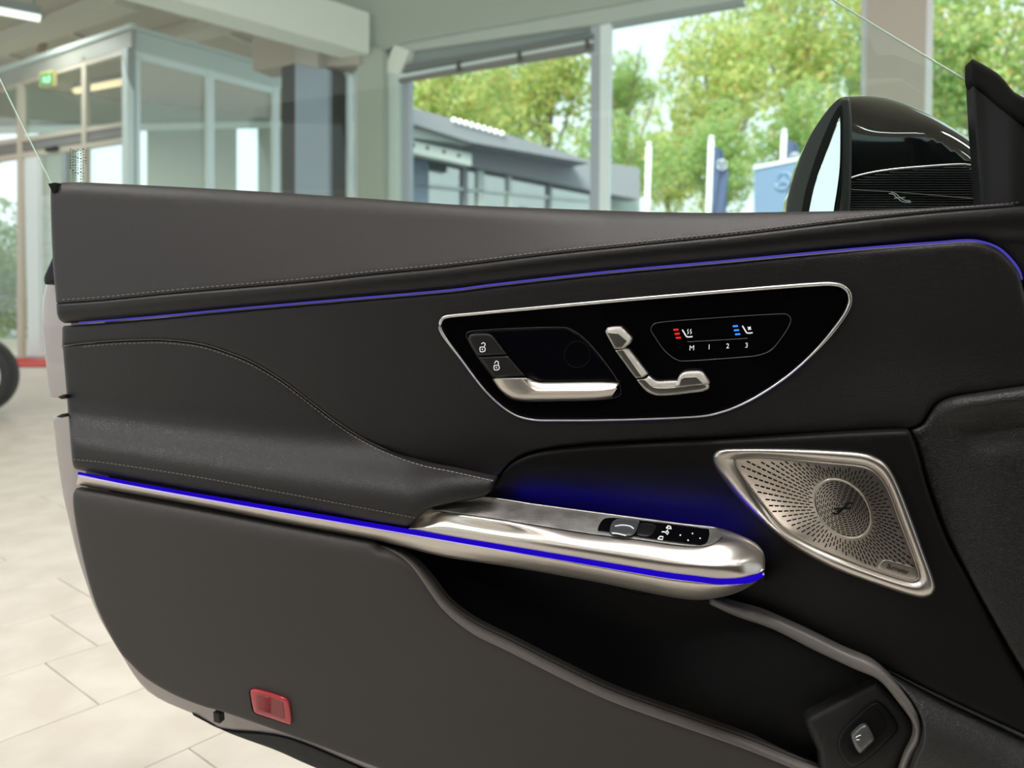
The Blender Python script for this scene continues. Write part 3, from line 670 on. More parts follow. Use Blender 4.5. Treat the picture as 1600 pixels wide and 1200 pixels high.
# middle leather panel and armrest pad
ST = cr([(97, 541), (130, 537), (170, 533.5), (215, 531.5), (260, 531.5), (314, 538), (359, 552), (395, 567), (440, 594), (485, 628), (530, 662), (575, 690), (620, 710), (665, 724), (710, 733), (773, 747)])
RC = cr([(777, 747), (789, 732), (807, 717), (845, 704), (920, 695), (1032, 689), (1145, 684), (1300, 675), (1383, 671), (1423, 669), (1440, 662), (1450, 647), (1463, 630), (1487, 620), (1550, 611), (1616, 602)])
pts = loop(L_+np.array([0, 4.]), RC[::-1], ST[::-1], [(97, 541), (97, 512)])
def w_mid(x, y):
    t = np.clip((y-Lf(np.minimum(x, 1500)))/220., 0, 1.3)
    return -.002-.012*t+.010*sstep(540, 690, y)*sstep(1150, 1400, x)+.012*sstep(1100, 1600, x)
mid = panel('door_panel', pts, w_mid, LEATHER_MID, door, 7, .005, step=9)
AB = cr([(773, 749), (768, 761), (759, 774), (740, 780), (725, 782), (695, 788), (672, 794), (654, 808), (639, 822)])
AL = cr([(639, 822), (620, 820), (485, 799), (350, 776), (215, 752), (127, 735), (116, 732)])
pts = loop(ST+np.array([0, 1.]), AB, AL, cr([(116, 732), (112, 714), (105, 626), (98, 543)]))
bot = yof(np.vstack([AL, [(660, 812), (700, 798), (780, 790)]]))
def w_arm(x, y):
    b = bot(x); hi = b-16-10*sstep(400, 640, x); lo = 655+(x-114)*.10
    lo = np.minimum(lo, hi-26)
    q_ = np.clip((y-lo+34)/np.maximum(hi-lo+34, 1), 0, 1); s = q_**3*(q_*(6*q_-15)+10); out = .034+.016*sstep(450, 720, x)
    r = np.clip((y-hi)/np.maximum(b-hi, 1), 0, 1)
    return w_mid(x, y)*(1-s)+out*s-.004*r*r-.006*(1-s)*0
armp = panel('armrest_pad', pts, w_arm, LEATHER_MID, door, 5, .004, step=7)
stitches('armrest_stitching', ST[8:]+np.array([0, 5.]), lambda x, y: w_arm(x, y)+.0008, 7, 4.8, 1.3, lambda a: a[0] < 768)
wire('armrest_piping', ST+np.array([0, -.5]), lambda x, y: w_mid(x, y)-.0012, .0009, mat('piping_grey', (.075, .072, .07, 1), .6), door)
LS = cr([(114, 718), (170, 724), (305, 745), (440, 770), (530, 787), (620, 804), (651, 810)])
stitches('edge_stitching', LS, lambda x, y: w_arm(x, y)+.001, 6.5, 4.2, 1.1)

# lower light line, trim strip and armrest
LB = cr([(123, 739), (215, 757), (350, 781), (485, 804), (620, 827), (770, 852.5), (920, 878), (1032, 897), (1089, 904.5), (1126, 908.5), (1160, 907), (1182, 901), (1194, 892)])
BT = cr([(119, 757), (305, 790), (440, 817), (575, 842), (620, 852), (695, 870), (807, 887), (920, 907), (995, 922), (1051, 933), (1089, 937), (1126, 933), (1156, 924), (1179, 911), (1193, 896)])
def ws(x): return .036+.040*sstep(600, 900, x)-.02*sstep(1150, 1200, x)
def c3(c, w): c = np.array(c, float); return np.column_stack([c, w(c[:, 0]) if callable(w) else np.full(len(c), w)])
Lbr, Btr = resample(LB, n=140), resample(BT, n=140)
mid1 = Lbr*.7+Btr*.3; mid2 = Lbr*.3+Btr*.7
loft('armrest_underside', [c3(Lbr+np.array([0, 2.5]), lambda x: ws(x)+.001), c3(mid1, lambda x: ws(x)+.0015), c3(mid2, lambda x: ws(x)-.002-.007*sstep(620, 900, x)), c3(Btr, lambda x: ws(x)-.010-.016*sstep(620, 900, x)), c3(Btr-np.array([0, 1.]), lambda x: ws(x)-.035-.03*sstep(620, 900, x))], METAL, door, 140)
m = MB(); ll = resample(LB[:-4], n=150); p = P(ll[:, 0], ll[:, 1]+.5, ws(ll[:, 0])-.0005)
m.tube(p, .0031*np.interp(np.arange(150), [0, 5, 60, 150], [.6, .75, 1, 1.1]), 10); m.build('lower_light_line', BLUE, door, True)
wire('light_line_edge', LB+np.array([0, 4.6]), lambda x, y: ws(x)+.0012, .0007, mat('pale_violet_edge', (.3, .25, .6, 1), .3, emis=(.45, .32, 1, 1), es=.8), door)
# upper armrest shell
C0 = cr([(640, 822), (655, 808), (672, 795), (698, 788), (730, 782), (761, 777), (845, 789), (957, 804), (1070, 819), (1115, 824), (1145, 832), (1175, 845), (1190, 858), (1195, 872), (1195, 890)])
C1 = cr([(640, 823), (660, 808), (700, 803), (770, 812), (845, 824), (920, 836), (995, 845), (1051, 853), (1089, 855), (1120, 850), (1150, 851), (1175, 859), (1189, 868), (1194, 878), (1195, 890.5)])
C2 = cr([(640, 824), (665, 818), (700, 816), (770, 826), (845, 838), (920, 850), (995, 861), (1051, 870), (1089, 875), (1120, 877), (1150, 876), (1175, 876), (1189, 880), (1193.5, 886), (1195, 891)])
C3 = np.array([q for q in LB if q[0] >= 636])-np.array([0, 3.])
n_ = 130
loft('armrest_shell', [c3(resample(C0, n=n_)+np.array([0, 2.]), lambda x: np.full_like(x, -.012)), c3(resample(C0, n=n_), lambda x: .012+.012*sstep(1120, 1190, x)+.026*(1-sstep(640, 740, x))),
     c3((resample(C0, n=n_)+resample(C1, n=n_))/2, lambda x: .018+.015*sstep(650, 800, x)-.002*sstep(1090, 1195, x)+.013*(1-sstep(640, 740, x))),
     c3(resample(C1, n=n_), lambda x: .030+.030*sstep(650, 800, x)-.016*sstep(1090, 1195, x)), c3(resample(C2, n=n_), lambda x: ws(x)-.003), c3(resample(C2*.5+resample(C3, n=len(C2))*.5, n=n_), lambda x: ws(x)+.002), c3(resample(C3, n=n_), ws)], METAL, door, n_)
# textured insert with switch panel
KN = mat('knurled_insert', (.2, .192, .184, 1), .5, .6)
nt = KN.node_tree; b = nt.nodes['Principled BSDF']; tcn = nt.nodes.new('ShaderNodeTexCoord'); ck = nt.nodes.new('ShaderNodeTexVoronoi'); ck.inputs['Scale'].default_value = 620; ck.inputs['Randomness'].default_value = .1
bpn = nt.nodes.new('ShaderNodeBump'); bpn.inputs['Strength'].default_value = .5; bpn.inputs['Distance'].default_value = .0006
nt.links.new(tcn.outputs['Object'], ck.inputs['Vector']); nt.links.new(ck.outputs['Distance'], bpn.inputs['Height']); nt.links.new(bpn.outputs['Normal'], b.inputs['Normal'])
c0f, c1f = yof(C0[C0[:, 0] < 1160]), yof(C1[C1[:, 0] < 1160])
def w_top(x, y):
    t = np.clip((y-c0f(x))/np.maximum(c1f(x)-c0f(x), 6), 0, 1.2)
    a = .012+.012*sstep(1120, 1190, x)+.026*(1-sstep(640, 740, x)); bb = .030+.030*sstep(650, 800, x)-.016*sstep(1090, 1195, x)
    return a+(bb-a)*t+.004*np.sin(np.clip(t, 0, 1)*math.pi)
INS = loop(cr([(761, 778), (845, 790), (957, 805), (1070, 820), (1112, 825), (1127, 832), (1126, 841), (1111, 851), (1089, 854), (1051, 851)]), cr([(1051, 851), (995, 843), (920, 834), (845, 822), (770, 810), (674, 797)]), cr([(674, 797), (698, 789), (728, 783), (761, 778)]))
panel('armrest_insert', INS, lambda x, y: w_top(x, y)+.0022, KN, door, 3, .0012, .003, 5, bstep=4)
wire('insert_edge', C0[(C0[:, 0] > 764) & (C0[:, 0] < 1122) & (C0[:, 1] > 770)]+np.array([0, 1.]), lambda x, y: w_top(x, y)+.002, .0009, METAL, door)
mottled(KN, (.15, .145, .14, 1), (.27, .262, .25, 1), 45)
SWP = crc([(934, 826), (940, 814), (950, 809), (976, 810), (1040, 817.5), (1098, 825), (1108, 829), (1107, 842), (1102, 850), (1088, 852), (1030, 845), (948, 832), (936, 830)], 4)
sw = panel('switch_panel', SWP, lambda x, y: w_top(x, y)+.0032, PIANO, door, 2, .0008, .003, 4, bstep=3)
panel('window_switch', crc([(953, 826), (958, 815), (975, 811.5), (996, 814), (998, 820), (990, 836), (975, 838), (955, 834)], 4), lambda x, y: w_top(x, y)+.0075, mat('switch_grey', (.05, .055, .06, 1), .35), sw, 5, .003, .006, 3, bstep=2)
panel('window_switch', crc([(998, 822), (1003, 817), (1024, 820), (1023, 830), (1014, 839), (1000, 838), (994, 835)], 4), lambda x, y: w_top(x, y)+.0050, SATIN, sw, 4, .003, .003, 3, bstep=2)
for pts in ([(961, 822), (972, 820.5), (984, 822), (990, 826)], [(956, 833), (966, 834), (978, 837)]):
    wire('switch_line', cr(pts, 5), lambda x, y: w_top(x, y)+.0082, .0006, PRINT, sw)
WT = lambda x, y: w_top(x, y)+.0042
m = MB()
for q in ([(1041, 825), (1044, 821.5), (1048, 823), (1049, 826), (1041, 825)], [(1034, 831), (1039, 831), (1043, 835), (1045, 832), (1041, 830), (1044, 828)], [(1028, 842), (1031, 838), (1036, 838.5), (1035, 843), (1028, 842)]): ribbon_mb(m, q, 1.3, WT)
m.build('switch_icons', PRINT, sw)
m = MB()
for x, y in ((1063, 836), (1082, 833.5), (1094, 841), (1075, 844)): ribbon_mb(m, [(x-1, y), (x+1, y+.2)], 1.6, WT)
m.build('switch_dots', PRINT, sw)
# hidden light guide behind the armrest
ll = resample(C0[(C0[:, 0] > 790) & (C0[:, 0] < 1150)], step=8)
wire('hidden_light_guide', ll+np.array([0, 11.]), -.010, .0022, BLUE_HID, door)

# recess behind the armrest with the speaker
RP = loop(cr([(766, 764), (777, 747), (789, 732), (807, 717), (845, 704), (920, 695), (1032, 689), (1145, 684), (1300, 675), (1383, 671), (1421, 670)])+np.array([0, 2.5]),
          cr([(1421, 672), (1434, 706), (1450, 765), (1478, 840), (1510, 900), (1550, 970), (1602, 1058), (1650, 1120)]),
          [(1650, 1172)], cr([(1600, 1148), (1480, 1092), (1366, 1036), (1315, 1010), (1256, 980), (1190, 952), (1140, 940)]), [(1000, 930), (820, 880), (760, 800)])
def w_rec(x, y):
    up = np.clip((y-690)/130., 0, 1)
    return -.006-.032*sstep(0, 1, up)*(1-sstep(1120, 1330, x))+.030*sstep(1080, 1480, x)-.012*sstep(880, 1000, y)*(1-sstep(1250, 1500, x))
panel('recess_trim', RP, w_rec, SOFT_BLACK, door, 8, .007, step=9)
# speaker
SO = crc([(1114, 713), (1122, 704), (1145, 701), (1226, 701), (1307, 704), (1350, 708), (1372, 716), (1389, 730), (1405, 761), (1424, 810), (1444, 865), (1459, 907), (1460, 924), (1450, 932), (1434, 933), (1389, 920), (1307, 890), (1249, 860), (1210, 833), (1161, 787), (1135, 755), (1117, 729)], 5)
SI = crc([(1150, 724), (1156, 717), (1194, 714), (1275, 721), (1340, 727), (1363, 735), (1379, 751), (1392, 777), (1408, 820), (1428, 872), (1436, 899), (1431, 907), (1418, 907), (1372, 893), (1307, 868), (1259, 846), (1220, 820), (1184, 777), (1161, 745)], 5)
SOr, SIr = resample(SO, n=161, closed=True), resample(SI, n=161, closed=True)
def aligned(a, b):
    k = np.argmin(np.linalg.norm(b-a[0], axis=1)); return np.roll(b, -k, 0)
SIr = aligned(SOr, SIr); SOr = np.vstack([SOr, SOr[:1]]); SIr = np.vstack([SIr, SIr[:1]])
wsp = lambda c, o: np.column_stack([c, w_rec(c[:, 0], c[:, 1])+o])
spk = loft('speaker_frame', [wsp(SOr, -.006), wsp(SOr*.985+SIr*.015, .004), wsp(SOr*.8+SIr*.2, .0085), wsp(SOr*.45+SIr*.55, .009), wsp(SOr*.15+SIr*.85, .0055), wsp(SIr, .0015)], METAL, door, 161, 5)
GR = mat('grille_metal', (.56, .51, .46, 1), .34, 1)
wg = lambda x, y: w_rec(x, y)+.0035+.004*np.exp(-(((x-1317)/60)**2+((y-794)/60)**2))
panel('speaker_grille', SI, wg, GR, spk, 3, .001, .004, 6, bstep=4)
wire('grille_rim', SI, lambda x, y: w_rec(x, y)+.0035, .0005, METAL, spk, closed=True)
AX, AY, CX, CYY = np.array([44.2, 15.3]), np.array([0, 43.5]), 1317., 795.
def ell(r, a): return np.array([CX, CYY])+r*(math.cos(a)*AX+math.sin(a)*AY)
wsl = lambda x, y: wg(x, y)+.0004
m = MB(); NR = 84
for k in range(NR):
    a = 2*math.pi*k/NR
    r = 1.09+(.11 if k % 2 else 0)
    while r < 4.6:
        p0, p1 = ell(r, a), ell(r+.17, a)
        L = np.linalg.norm(p1-p0); unit = 9./max(np.linalg.norm(ell(1, a)-np.array([CX, CYY])), 1)
        p1 = ell(r+unit*.74, a)
        q = np.array([p0, p1])
        tag_ = inside(q, SI).all() and dist(q, SI).min() > 4 and not (q[:, 0].max() > 1372 and q[:, 1].max() > 876+.2*(q[:, 0].max()-1372))
        if tag_: ribbon_mb(m, [p0, p1], 1.5+.5*min(r-1, 1.5), wsl, .0005)
        r += unit*1.0
o = m.build('grille_slots', MATTE_BLACK, spk); o['kind'] = 'stuff'
m = MB()
for j, r in enumerate(np.arange(.16, .95, .075)):
    n = max(6, int(r*34)); st = (j % 2)*math.pi/n
    for k in range(n):
        a0 = st+2*math.pi*k/n; a1 = a0+2*math.pi/n*.74; ribbon_mb(m, [ell(r, t) for t in np.linspace(a0, a1, 4)], 1.45, wsl, .0005)
o = m.build('centre_slots', MATTE_BLACK, spk); o['kind'] = 'stuff'
wire('centre_ring', [ell(1.0, t) for t in np.linspace(0, 2*math.pi, 60, endpoint=False)], lambda x, y: wg(x, y)+.0002, .0011, GR, spk, closed=True)
m = MB()
for q in ([(1300, 802), (1307, 803), (1313, 800), (1321, 791), (1327, 786), (1333, 787)], [(1303, 795.5), (1310, 794.5), (1325, 795), (1328, 793)], [(1307, 800), (1314, 797), (1318, 793), (1324, 787)]): ribbon_mb(m, cr(q, 5), 2.2, lambda x, y: wg(x, y)+.0011, .0008)
m.build('wave_emblem', MATTE_BLACK, spk)
NP = crc([(1372, 888), (1375, 881), (1381, 875), (1392, 876), (1410, 881), (1430, 888), (1433, 902), (1420, 904), (1395, 897)], 4)
npl = panel('name_plate', NP, lambda x, y: wg(x, y)+.0006, GR, spk, 2, .0006, .001, 4, bstep=3)
text('plate_lettering', 'Burmester', 1402, 889.5, 11.5, MATTE_BLACK, spk, lambda x, y: wg(x, y)+.0013, (.80, .24), (.12, -.95), .35, .85)

# ------------------------------------------------ glossy control panel
CO = crc([(687.5, 511), (690, 500), (700, 494.5), (740, 490.5), (797, 485), (967, 469.5), (1137, 455), (1265, 445), (1303, 444), (1320, 449.5), (1328, 461), (1327, 477), (1316, 498), (1286, 536), (1244, 577), (1201, 608.5), (1159, 632), (1116, 647), (1074, 652), (967, 656), (861, 657), (827, 655), (802, 647), (776, 628), (751, 602), (721, 562), (695.5, 528)], 5)
wcp = lambda x, y: w_mid(x, y)+.003
cp = panel('control_panel', CO, wcp, PIANO, door, 4, .0015, .006, 8, bstep=4)
COr = resample(CO, step=5, closed=True); top = np.clip((560-COr[:, 1])/60, 0, 1); m = MB(); m.tube(P(COr[:, 0], COr[:, 1], wcp(COr[:, 0], COr[:, 1])+.0018), .0011+.0009*np.where(COr[:, 1] < 520, 1, np.clip((560-COr[:, 1])/40, 0, 1)), 10, closed=True)
m.build('bezel', CHROME, cp, True)
wire('bezel_light_guide', crc(np.column_stack([COr[:, 0]+4*np.sign(COr[:, 0]-1000)*0, COr[:, 1]])[::6], 3), lambda x, y: wcp(x, y)-.0035, .0014, mat('bezel_blue', (.01, .005, .1, 1), .4, emis=(.02, .01, .8, 1), es=.5), cp, closed=True)
# handle bowl
HB = crc([(731, 530), (729.5, 523), (738, 517.5), (797, 513.5), (874, 511.5), (895, 516.5), (916, 532), (942, 562), (963, 591.5), (970, 608), (964, 620), (925, 625), (840, 626.5), (810, 625.5), (791, 618), (772, 591), (746.5, 557)], 5)
wire('bowl_edge', HB, lambda x, y: wcp(x, y)+.0004, .0007, mat('bowl_edge_black', (.03, .03, .032, 1), .25), cp, closed=True)
BOWL = mat('bowl_black', (.0025, .0025, .005, 1), .22, spec=.2)
hc = HB.mean(0)
panel('handle_bowl', hc+(HB-hc)*.975, lambda x, y: wcp(x, y)+.0006, BOWL, cp, 5, .0008, .002, 6, bstep=4)
wire('bowl_cap_ring', [(902+20*math.cos(t), 554+20.5*math.sin(t)) for t in np.linspace(0, 2*math.pi, 40, endpoint=False)], lambda x, y: wcp(x, y)+.0012, .0005, MATTE_BLACK, cp, closed=True)
BTN = grain(mat('button_black', (.018, .018, .019, 1), .38, spec=.4), 600, .1, .0002)
wb = lambda x, y: wcp(x, y)+.005
b1 = panel('lock_button', loop(cr([(746.5, 556.5), (736, 541), (731.5, 530), (734, 523.5), (741, 521.5), (755, 521), (765, 522), (771, 526)], 4), [(792, 554)]), wb, BTN, cp, 4, .0022, .006, 4, bstep=3)
b2 = panel('lock_button', loop([(747.5, 558), (793, 556), (821, 588.5), (773, 591)]), wb, BTN, cp, 3, .0018, .006, 4, bstep=3)
def padlock(cx, cy, parent, open_):
    m = MB(); W = lambda x, y: wb(x, y)+.0008
    ribbon_mb(m, cr([(cx-3.5, cy-1), (cx+3.5, cy-1), (cx+4, cy+5), (cx-3, cy+6), (cx-3.5, cy-1)], 2), 1.3, W); ribbon_mb(m, [(cx-.3, cy+1.3), (cx+.6, cy+3.6)], 1.4, W)
    sx = 1.5 if open_ else 0
    ribbon_mb(m, cr([(cx-3+sx, cy-6 if open_ else cy-4), (cx+sx, cy-8), (cx+3+sx, cy-6), (cx+3, cy-2)], 4), 1.2, W); m.build('padlock_icon', PRINT, parent)
padlock(753.5, 543.5, b1, True); padlock(775.5, 572, b2, False)
# door handle in two facets
HU = [(823, 591), (829, 592.5), (834, 595.5), (843, 598), (858, 598.5), (959, 598), (963, 605)]
HM = [(815, 592), (822, 599), (829, 606), (838, 610.5), (850, 611), (940, 610), (964, 607)]
HL = [(772.5, 592), (784, 608), (797, 618), (812, 623.5), (850, 624), (930, 622.5), (956, 619)]
HE = [(770, 592), (782, 609), (796, 620), (812, 625), (850, 625.5), (930, 624), (957, 621)]
h = 60
hd = loft('door_handle', [c3(resample(cr(HU, 4)-np.array([0, .8]), n=h), lambda x: wcp(x, 600.)+.004), c3(resample(cr(HU, 4), n=h), lambda x: wcp(x, 600.)+.012), c3(resample(cr(HM, 4), n=h), lambda x: wcp(x, 600.)+.019), c3(resample(np.array(HM)*.97+np.array(HL)*.03, n=h), lambda x: wcp(x, 600.)+.0195),
     c3(resample(cr(HL, 4), n=h), lambda x: wcp(x, 600.)+.016), c3(resample(cr(HE, 4), n=h), lambda x: wcp(x, 600.)+.006)], METAL, cp, h, 3)
HP = loop([(772.5, 591.8), (823, 590.8), (826, 600), (834, 611), (815, 622)], cr([(812, 623.5), (797, 618), (784, 608), (772.5, 591.8)], 5))
panel('handle_root', HP, lambda x, y: wcp(x, y)+.0175-.004*sstep(800, 775, x), METAL, hd, 2, .001, .008, 4, bstep=3)
# seat adjuster shaped like a seat
wse = lambda x, y: wcp(x, y)+.009
BRUSH = mat('brushed_switch_face', (.40, .385, .36, 1), .36, 1); KNR = grain(mat('knurled_switch_edge', (.78, .76, .73, 1), .3, 1), 1500, .5, .0004)
def two_tone(name, outer, face, w, parent, r=4):
    o = panel(name, outer, w, KNR, parent, r, .0035, .008, 3, bstep=2)
    panel('face', face, lambda x, y: w(x, y)+.0004, BRUSH, o, 1.5, .0005, .0012, 3, bstep=2); return o
sa = two_tone('headrest_switch', loop([(946, 517), (949, 512), (958, 510.5), (970, 510), (975, 514), (988, 528), (986, 536), (974, 545)], [(960, 545.5), (946, 520)]),
              [(948.5, 520), (952, 519.5), (966, 521), (980, 533), (972, 543), (961, 544.5)], lambda x, y: wse(x, y)+.002, cp)
two_tone('backrest_switch', loop([(961, 547.5), (976, 544), (983, 545), (1013, 584), (1006, 589.5), (993, 591.5)]), [(963, 548), (973, 546), (1003, 589), (994, 590.5)], wse, cp, 3)
two_tone('cushion_switch', loop([(994, 593), (1008, 591), (1014, 587)], cr([(1014, 587), (1022, 593), (1030, 595.5), (1055, 594.5), (1100, 597), (1108, 602), (1107, 608), (1100, 611)], 3), cr([(1098, 612), (1060, 616.5), (1032, 618.5), (1018, 616), (1006, 608), (994, 593)], 3)),
         loop([(996, 594), (1005, 592.5)], cr([(1008, 594), (1016, 602), (1026, 606), (1056, 605.5), (1100, 601), (1104, 606)], 3), [(1097, 609), (1060, 614), (1032, 616.5), (1020, 614), (1008, 606)]), wse, cp, 3)
two_tone('seat_base_switch', crc([(1056.5, 605), (1057.5, 596), (1062, 586), (1070, 581), (1082, 579.5), (1096, 580.5), (1102, 586), (1109, 597), (1106, 600), (1085, 603)], 4), [(1060, 604), (1064, 592), (1069, 589.5), (1088, 588.5), (1099, 600), (1080, 602.5)], lambda x, y: wse(x, y)+.003, cp)
# memory and seat heating field
MF = crc([(1017, 515), (1020, 508), (1027, 504.5), (1052, 501.5), (1140, 495), (1218, 490.5), (1231, 492.5), (1235.5, 499), (1232, 511), (1218, 532), (1206, 546), (1192, 553), (1167, 557.5), (1074, 564), (1058, 562), (1049, 557), (1036, 545), (1021, 523)], 5)
wire('memory_field_edge', MF, lambda x, y: wcp(x, y)+.0001, .0004, mat('field_edge', (.16, .16, .17, 1), .3, .5), cp, closed=True)
wt = lambda x, y: wcp(x, y)+.0006
m = MB(); ribbon_mb(m, cr([(1074, 534), (1130, 531), (1168, 528.5)], 8), .9, wt); m.build('divider_line', mat('print_grey', (.2, .2, .2, 1), .5), cp)
for s, x, y in (('M', 1081, 544), ('1', 1108, 542.5), ('2', 1137, 541), ('3', 1166.5, 539.8)):
    text('memory_legend', s, x, y, 11, PRINT, cp, wt, (1, -.06), (.04, -1))
for x0, y0, mt, dx in ((1056, 515, RED_LED, 2.), (1149, 509.5, BLUE_LED, 1.8)):
    for i in range(3):
        m = MB(); ribbon_mb(m, [(x0-4+dx*i, y0+6.3*i+.4), (x0+4+dx*i, y0+6.3*i-.2)], 2.6, wt); m.build('level_led', mt, cp)
for x0, y0, k in ((1066, 515, 0), (1160, 509, 1)):
    m = MB(); ribbon_mb(m, cr([(x0, y0), (x0+3, y0+5), (x0+6.5, y0+10.5), (x0+10, y0+11.5), (x0+16, y0+10.8)], 4), 2., wt)
    if k == 0:
        for s in (9, 13.5): ribbon_mb(m, cr([(x0+s-.8, y0+7), (x0+s+.8, y0+4.5), (x0+s-.8, y0+2), (x0+s+.6, y0-.8)], 4), 1.0, wt)
    else:
        for a in range(4):
            t = a*math.pi/2+.6; ribbon_mb(m, [(x0+11, y0+4), (x0+11+3.2*math.cos(t), y0+4+3.2*math.sin(t))], 1.9, wt)
    m.build('seat_icon', PRINT, cp)

# ------------------------------------------------ lower door
PE = cr([(597, 851), (615, 857), (630, 864), (653, 881), (675, 906), (702, 940), (742, 970), (803, 1000), (884, 1041), (966, 1079), (1087, 1122), (1169, 1151), (1250, 1184), (1287, 1198), (1420, 1262)])
TP = cr([(119, 763), (305, 796), (440, 822), (575, 847), (597, 851)])
BO = cr([(1420, 1420), (1000, 1330), (800, 1272), (700, 1238), (599, 1203), (494, 1163), (406, 1132), (345, 1111), (319, 1104), (275, 1087), (231, 1062), (205, 1038), (183, 1012), (151, 948), (131, 879), (117, 810), (114, 775), (119, 763)])
def w_low(x, y):
    q = np.column_stack([np.ravel(x), np.ravel(y)]); d = dist(q, PE, False).reshape(np.shape(x)); e = np.clip(d/24., 0, 1)
    d2 = dist(q, TP, False).reshape(np.shape(x)); e2 = np.clip(d2/26., 0, 1)
    return .041-.024*(1-np.sqrt(np.clip(1-(1-e)**2, 0, 1)))-.010*(1-np.sqrt(np.clip(1-(1-e2)**2, 0, 1)))-.012*sstep(900, 1250, y)
nrm_in = []
for k in (2, 4, 7, 10, 14, 18, 23): nrm_in.append(PE[:-6]+k*np.array([-.45, .89])); nrm_in.append(TP+np.array([0, k]))
low = panel('lower_trim', loop(TP, PE, BO), w_low, PLASTIC, door, 4, .003, .010, 11, extra=np.vstack(nrm_in))
# pocket
PK = loop([(560, 848), (700, 862), (900, 895), (1100, 930), (1150, 945)], cr([(1150, 960), (1209, 982), (1272, 1012), (1334, 1042), (1372, 1058), (1402, 1090), (1430, 1128)], 5), [(1445, 1200), (1420, 1300), (1250, 1240), (1000, 1140), (800, 1050), (680, 980), (600, 880)])
def w_pk(x, y):
    a = (x-1000)*.5+(y-960)*.85
    return -.055+.055*sstep(40, 300, a)
panel('pocket_lining', PK, w_pk, SOFT_BLACK, door, 4, .002, .01, 12)
TR = loop(cr([(1256, 1128), (1262, 1118), (1272, 1113), (1310, 1093), (1359, 1068), (1372, 1062)], 5), cr([(1372, 1062), (1400, 1092), (1424, 1126), (1428, 1150), (1412, 1181), (1398, 1215)], 5), [(1390, 1290), (1285, 1260), (1278, 1175)])
wtr = lambda x, y: .018+.012*sstep(1060, 1200, y)
tray = panel('pocket_end', TR, wtr, grain(mat('tray_plastic', (.016, .016, .0165, 1), .5, spec=.35), 700, .3, .0003), door, 12, .012, .05, 8)
SWB = crc([(1308, 1163), (1316, 1141), (1336, 1120), (1359, 1100), (1375, 1097), (1394, 1116), (1403, 1134), (1400, 1145), (1378, 1167), (1350, 1191), (1331, 1198), (1317, 1187)], 5)
ts = panel('tailgate_switch_bezel', SWB, lambda x, y: wtr(x, y)+.003, SATIN, door, 5, .003, .006, 5, bstep=4)
panel('switch_well', crc([(1319, 1158), (1340, 1134), (1362, 1113), (1372, 1108.5), (1384, 1125), (1381, 1141), (1362, 1161), (1341, 1180), (1331, 1178)], 4), lambda x, y: wtr(x, y)+.0035, MATTE_BLACK, ts, 2, .0006, .001, 5, bstep=3)
tb = panel('tailgate_switch', crc([(1330, 1150), (1338, 1140), (1347, 1133), (1356, 1134.5), (1366, 1153), (1364, 1159), (1354, 1169), (1344, 1177), (1336, 1168)], 4), lambda x, y: wtr(x, y)+.010, mat('switch_silver', (.16, .16, .165, 1), .3, .5), ts, 6, .004, .008, 3, bstep=2)
m = MB(); W2 = lambda x, y: wtr(x, y)+.0105
ribbon_mb(m, cr([(1337, 1153), (1341, 1150), (1345, 1149)], 3), 1., W2); ribbon_mb(m, [(1338, 1156), (1343, 1156)], 1., W2); m.build('tailgate_icon', PRINT, tb)
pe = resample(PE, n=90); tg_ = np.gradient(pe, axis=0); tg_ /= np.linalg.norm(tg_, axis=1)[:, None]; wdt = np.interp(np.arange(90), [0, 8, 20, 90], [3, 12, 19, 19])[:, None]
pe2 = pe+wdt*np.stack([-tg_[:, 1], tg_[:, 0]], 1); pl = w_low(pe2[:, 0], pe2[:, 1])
loft('pocket_lip', [np.column_stack([pe, pl-.019]), np.column_stack([pe*.66+pe2*.34, pl-.0058]), np.column_stack([pe*.28+pe2*.72, pl+.0002]), np.column_stack([pe2, pl+.0013]), np.column_stack([pe2*1.08-pe*.08, pl-.0004])], PLASTIC_LIP_LIT, door, 90, 5)
# added fin under the light guide, keeping its glow out of the pocket
fin = resample(C0[(C0[:, 0] > 700)], n=60)
loft('armrest_glow_baffle', [np.column_stack([fin+np.array([0, 15.]), np.full(60, -.055)]), np.column_stack([fin+np.array([0, 19.]), np.full(60, -.02)]), np.column_stack([fin+np.array([0, 21.]), np.full(60, .012)])], SATIN, door, 60, 2)
# ledge bar over the pocket
BU = cr([(1112, 932), (1150, 946), (1194, 958.5), (1256, 986), (1319, 1017), (1366, 1038), (1397, 1066), (1425, 1100), (1439, 1131), (1437.5, 1162), (1428, 1181), (1414, 1215), (1400, 1260)])
BL = cr([(1108, 944), (1150, 963), (1209, 984), (1272, 1016), (1334, 1045), (1372, 1062), (1400, 1093), (1425, 1128), (1428, 1150), (1412, 1181), (1400, 1215), (1388, 1255)])
panel('pocket_ledge', loop(BU, BL[::-1]), lambda x, y: -.022+.060*sstep(1110, 1420, x), PLASTIC_LIP_LIT, door, 7, .008, .05, 5, bstep=4)
# front foot of the door, rounded grained plastic
FT = loop(cr([(1369, 1040), (1480, 1096), (1600, 1152), (1680, 1188)], 6), [(1680, 1320), (1405, 1320)], cr([(1405, 1262), (1420, 1215), (1432, 1183), (1441, 1162), (1442, 1131), (1428, 1100), (1400, 1066), (1369, 1040)], 5))
fl_ = yof([(1369, 1040), (1480, 1096), (1600, 1152), (1680, 1188)])
panel('front_foot_trim', FT, lambda x, y: .004+.045*np.sqrt(np.clip(1-(1-np.clip((y-fl_(x))/110., 0, 1))**2, 0, 1)), grain(mat('coarse_plastic', (.03, .03, .0305, 1), .42, spec=.5), 420, .5, .0005), door, 5, .004, .02, 8)
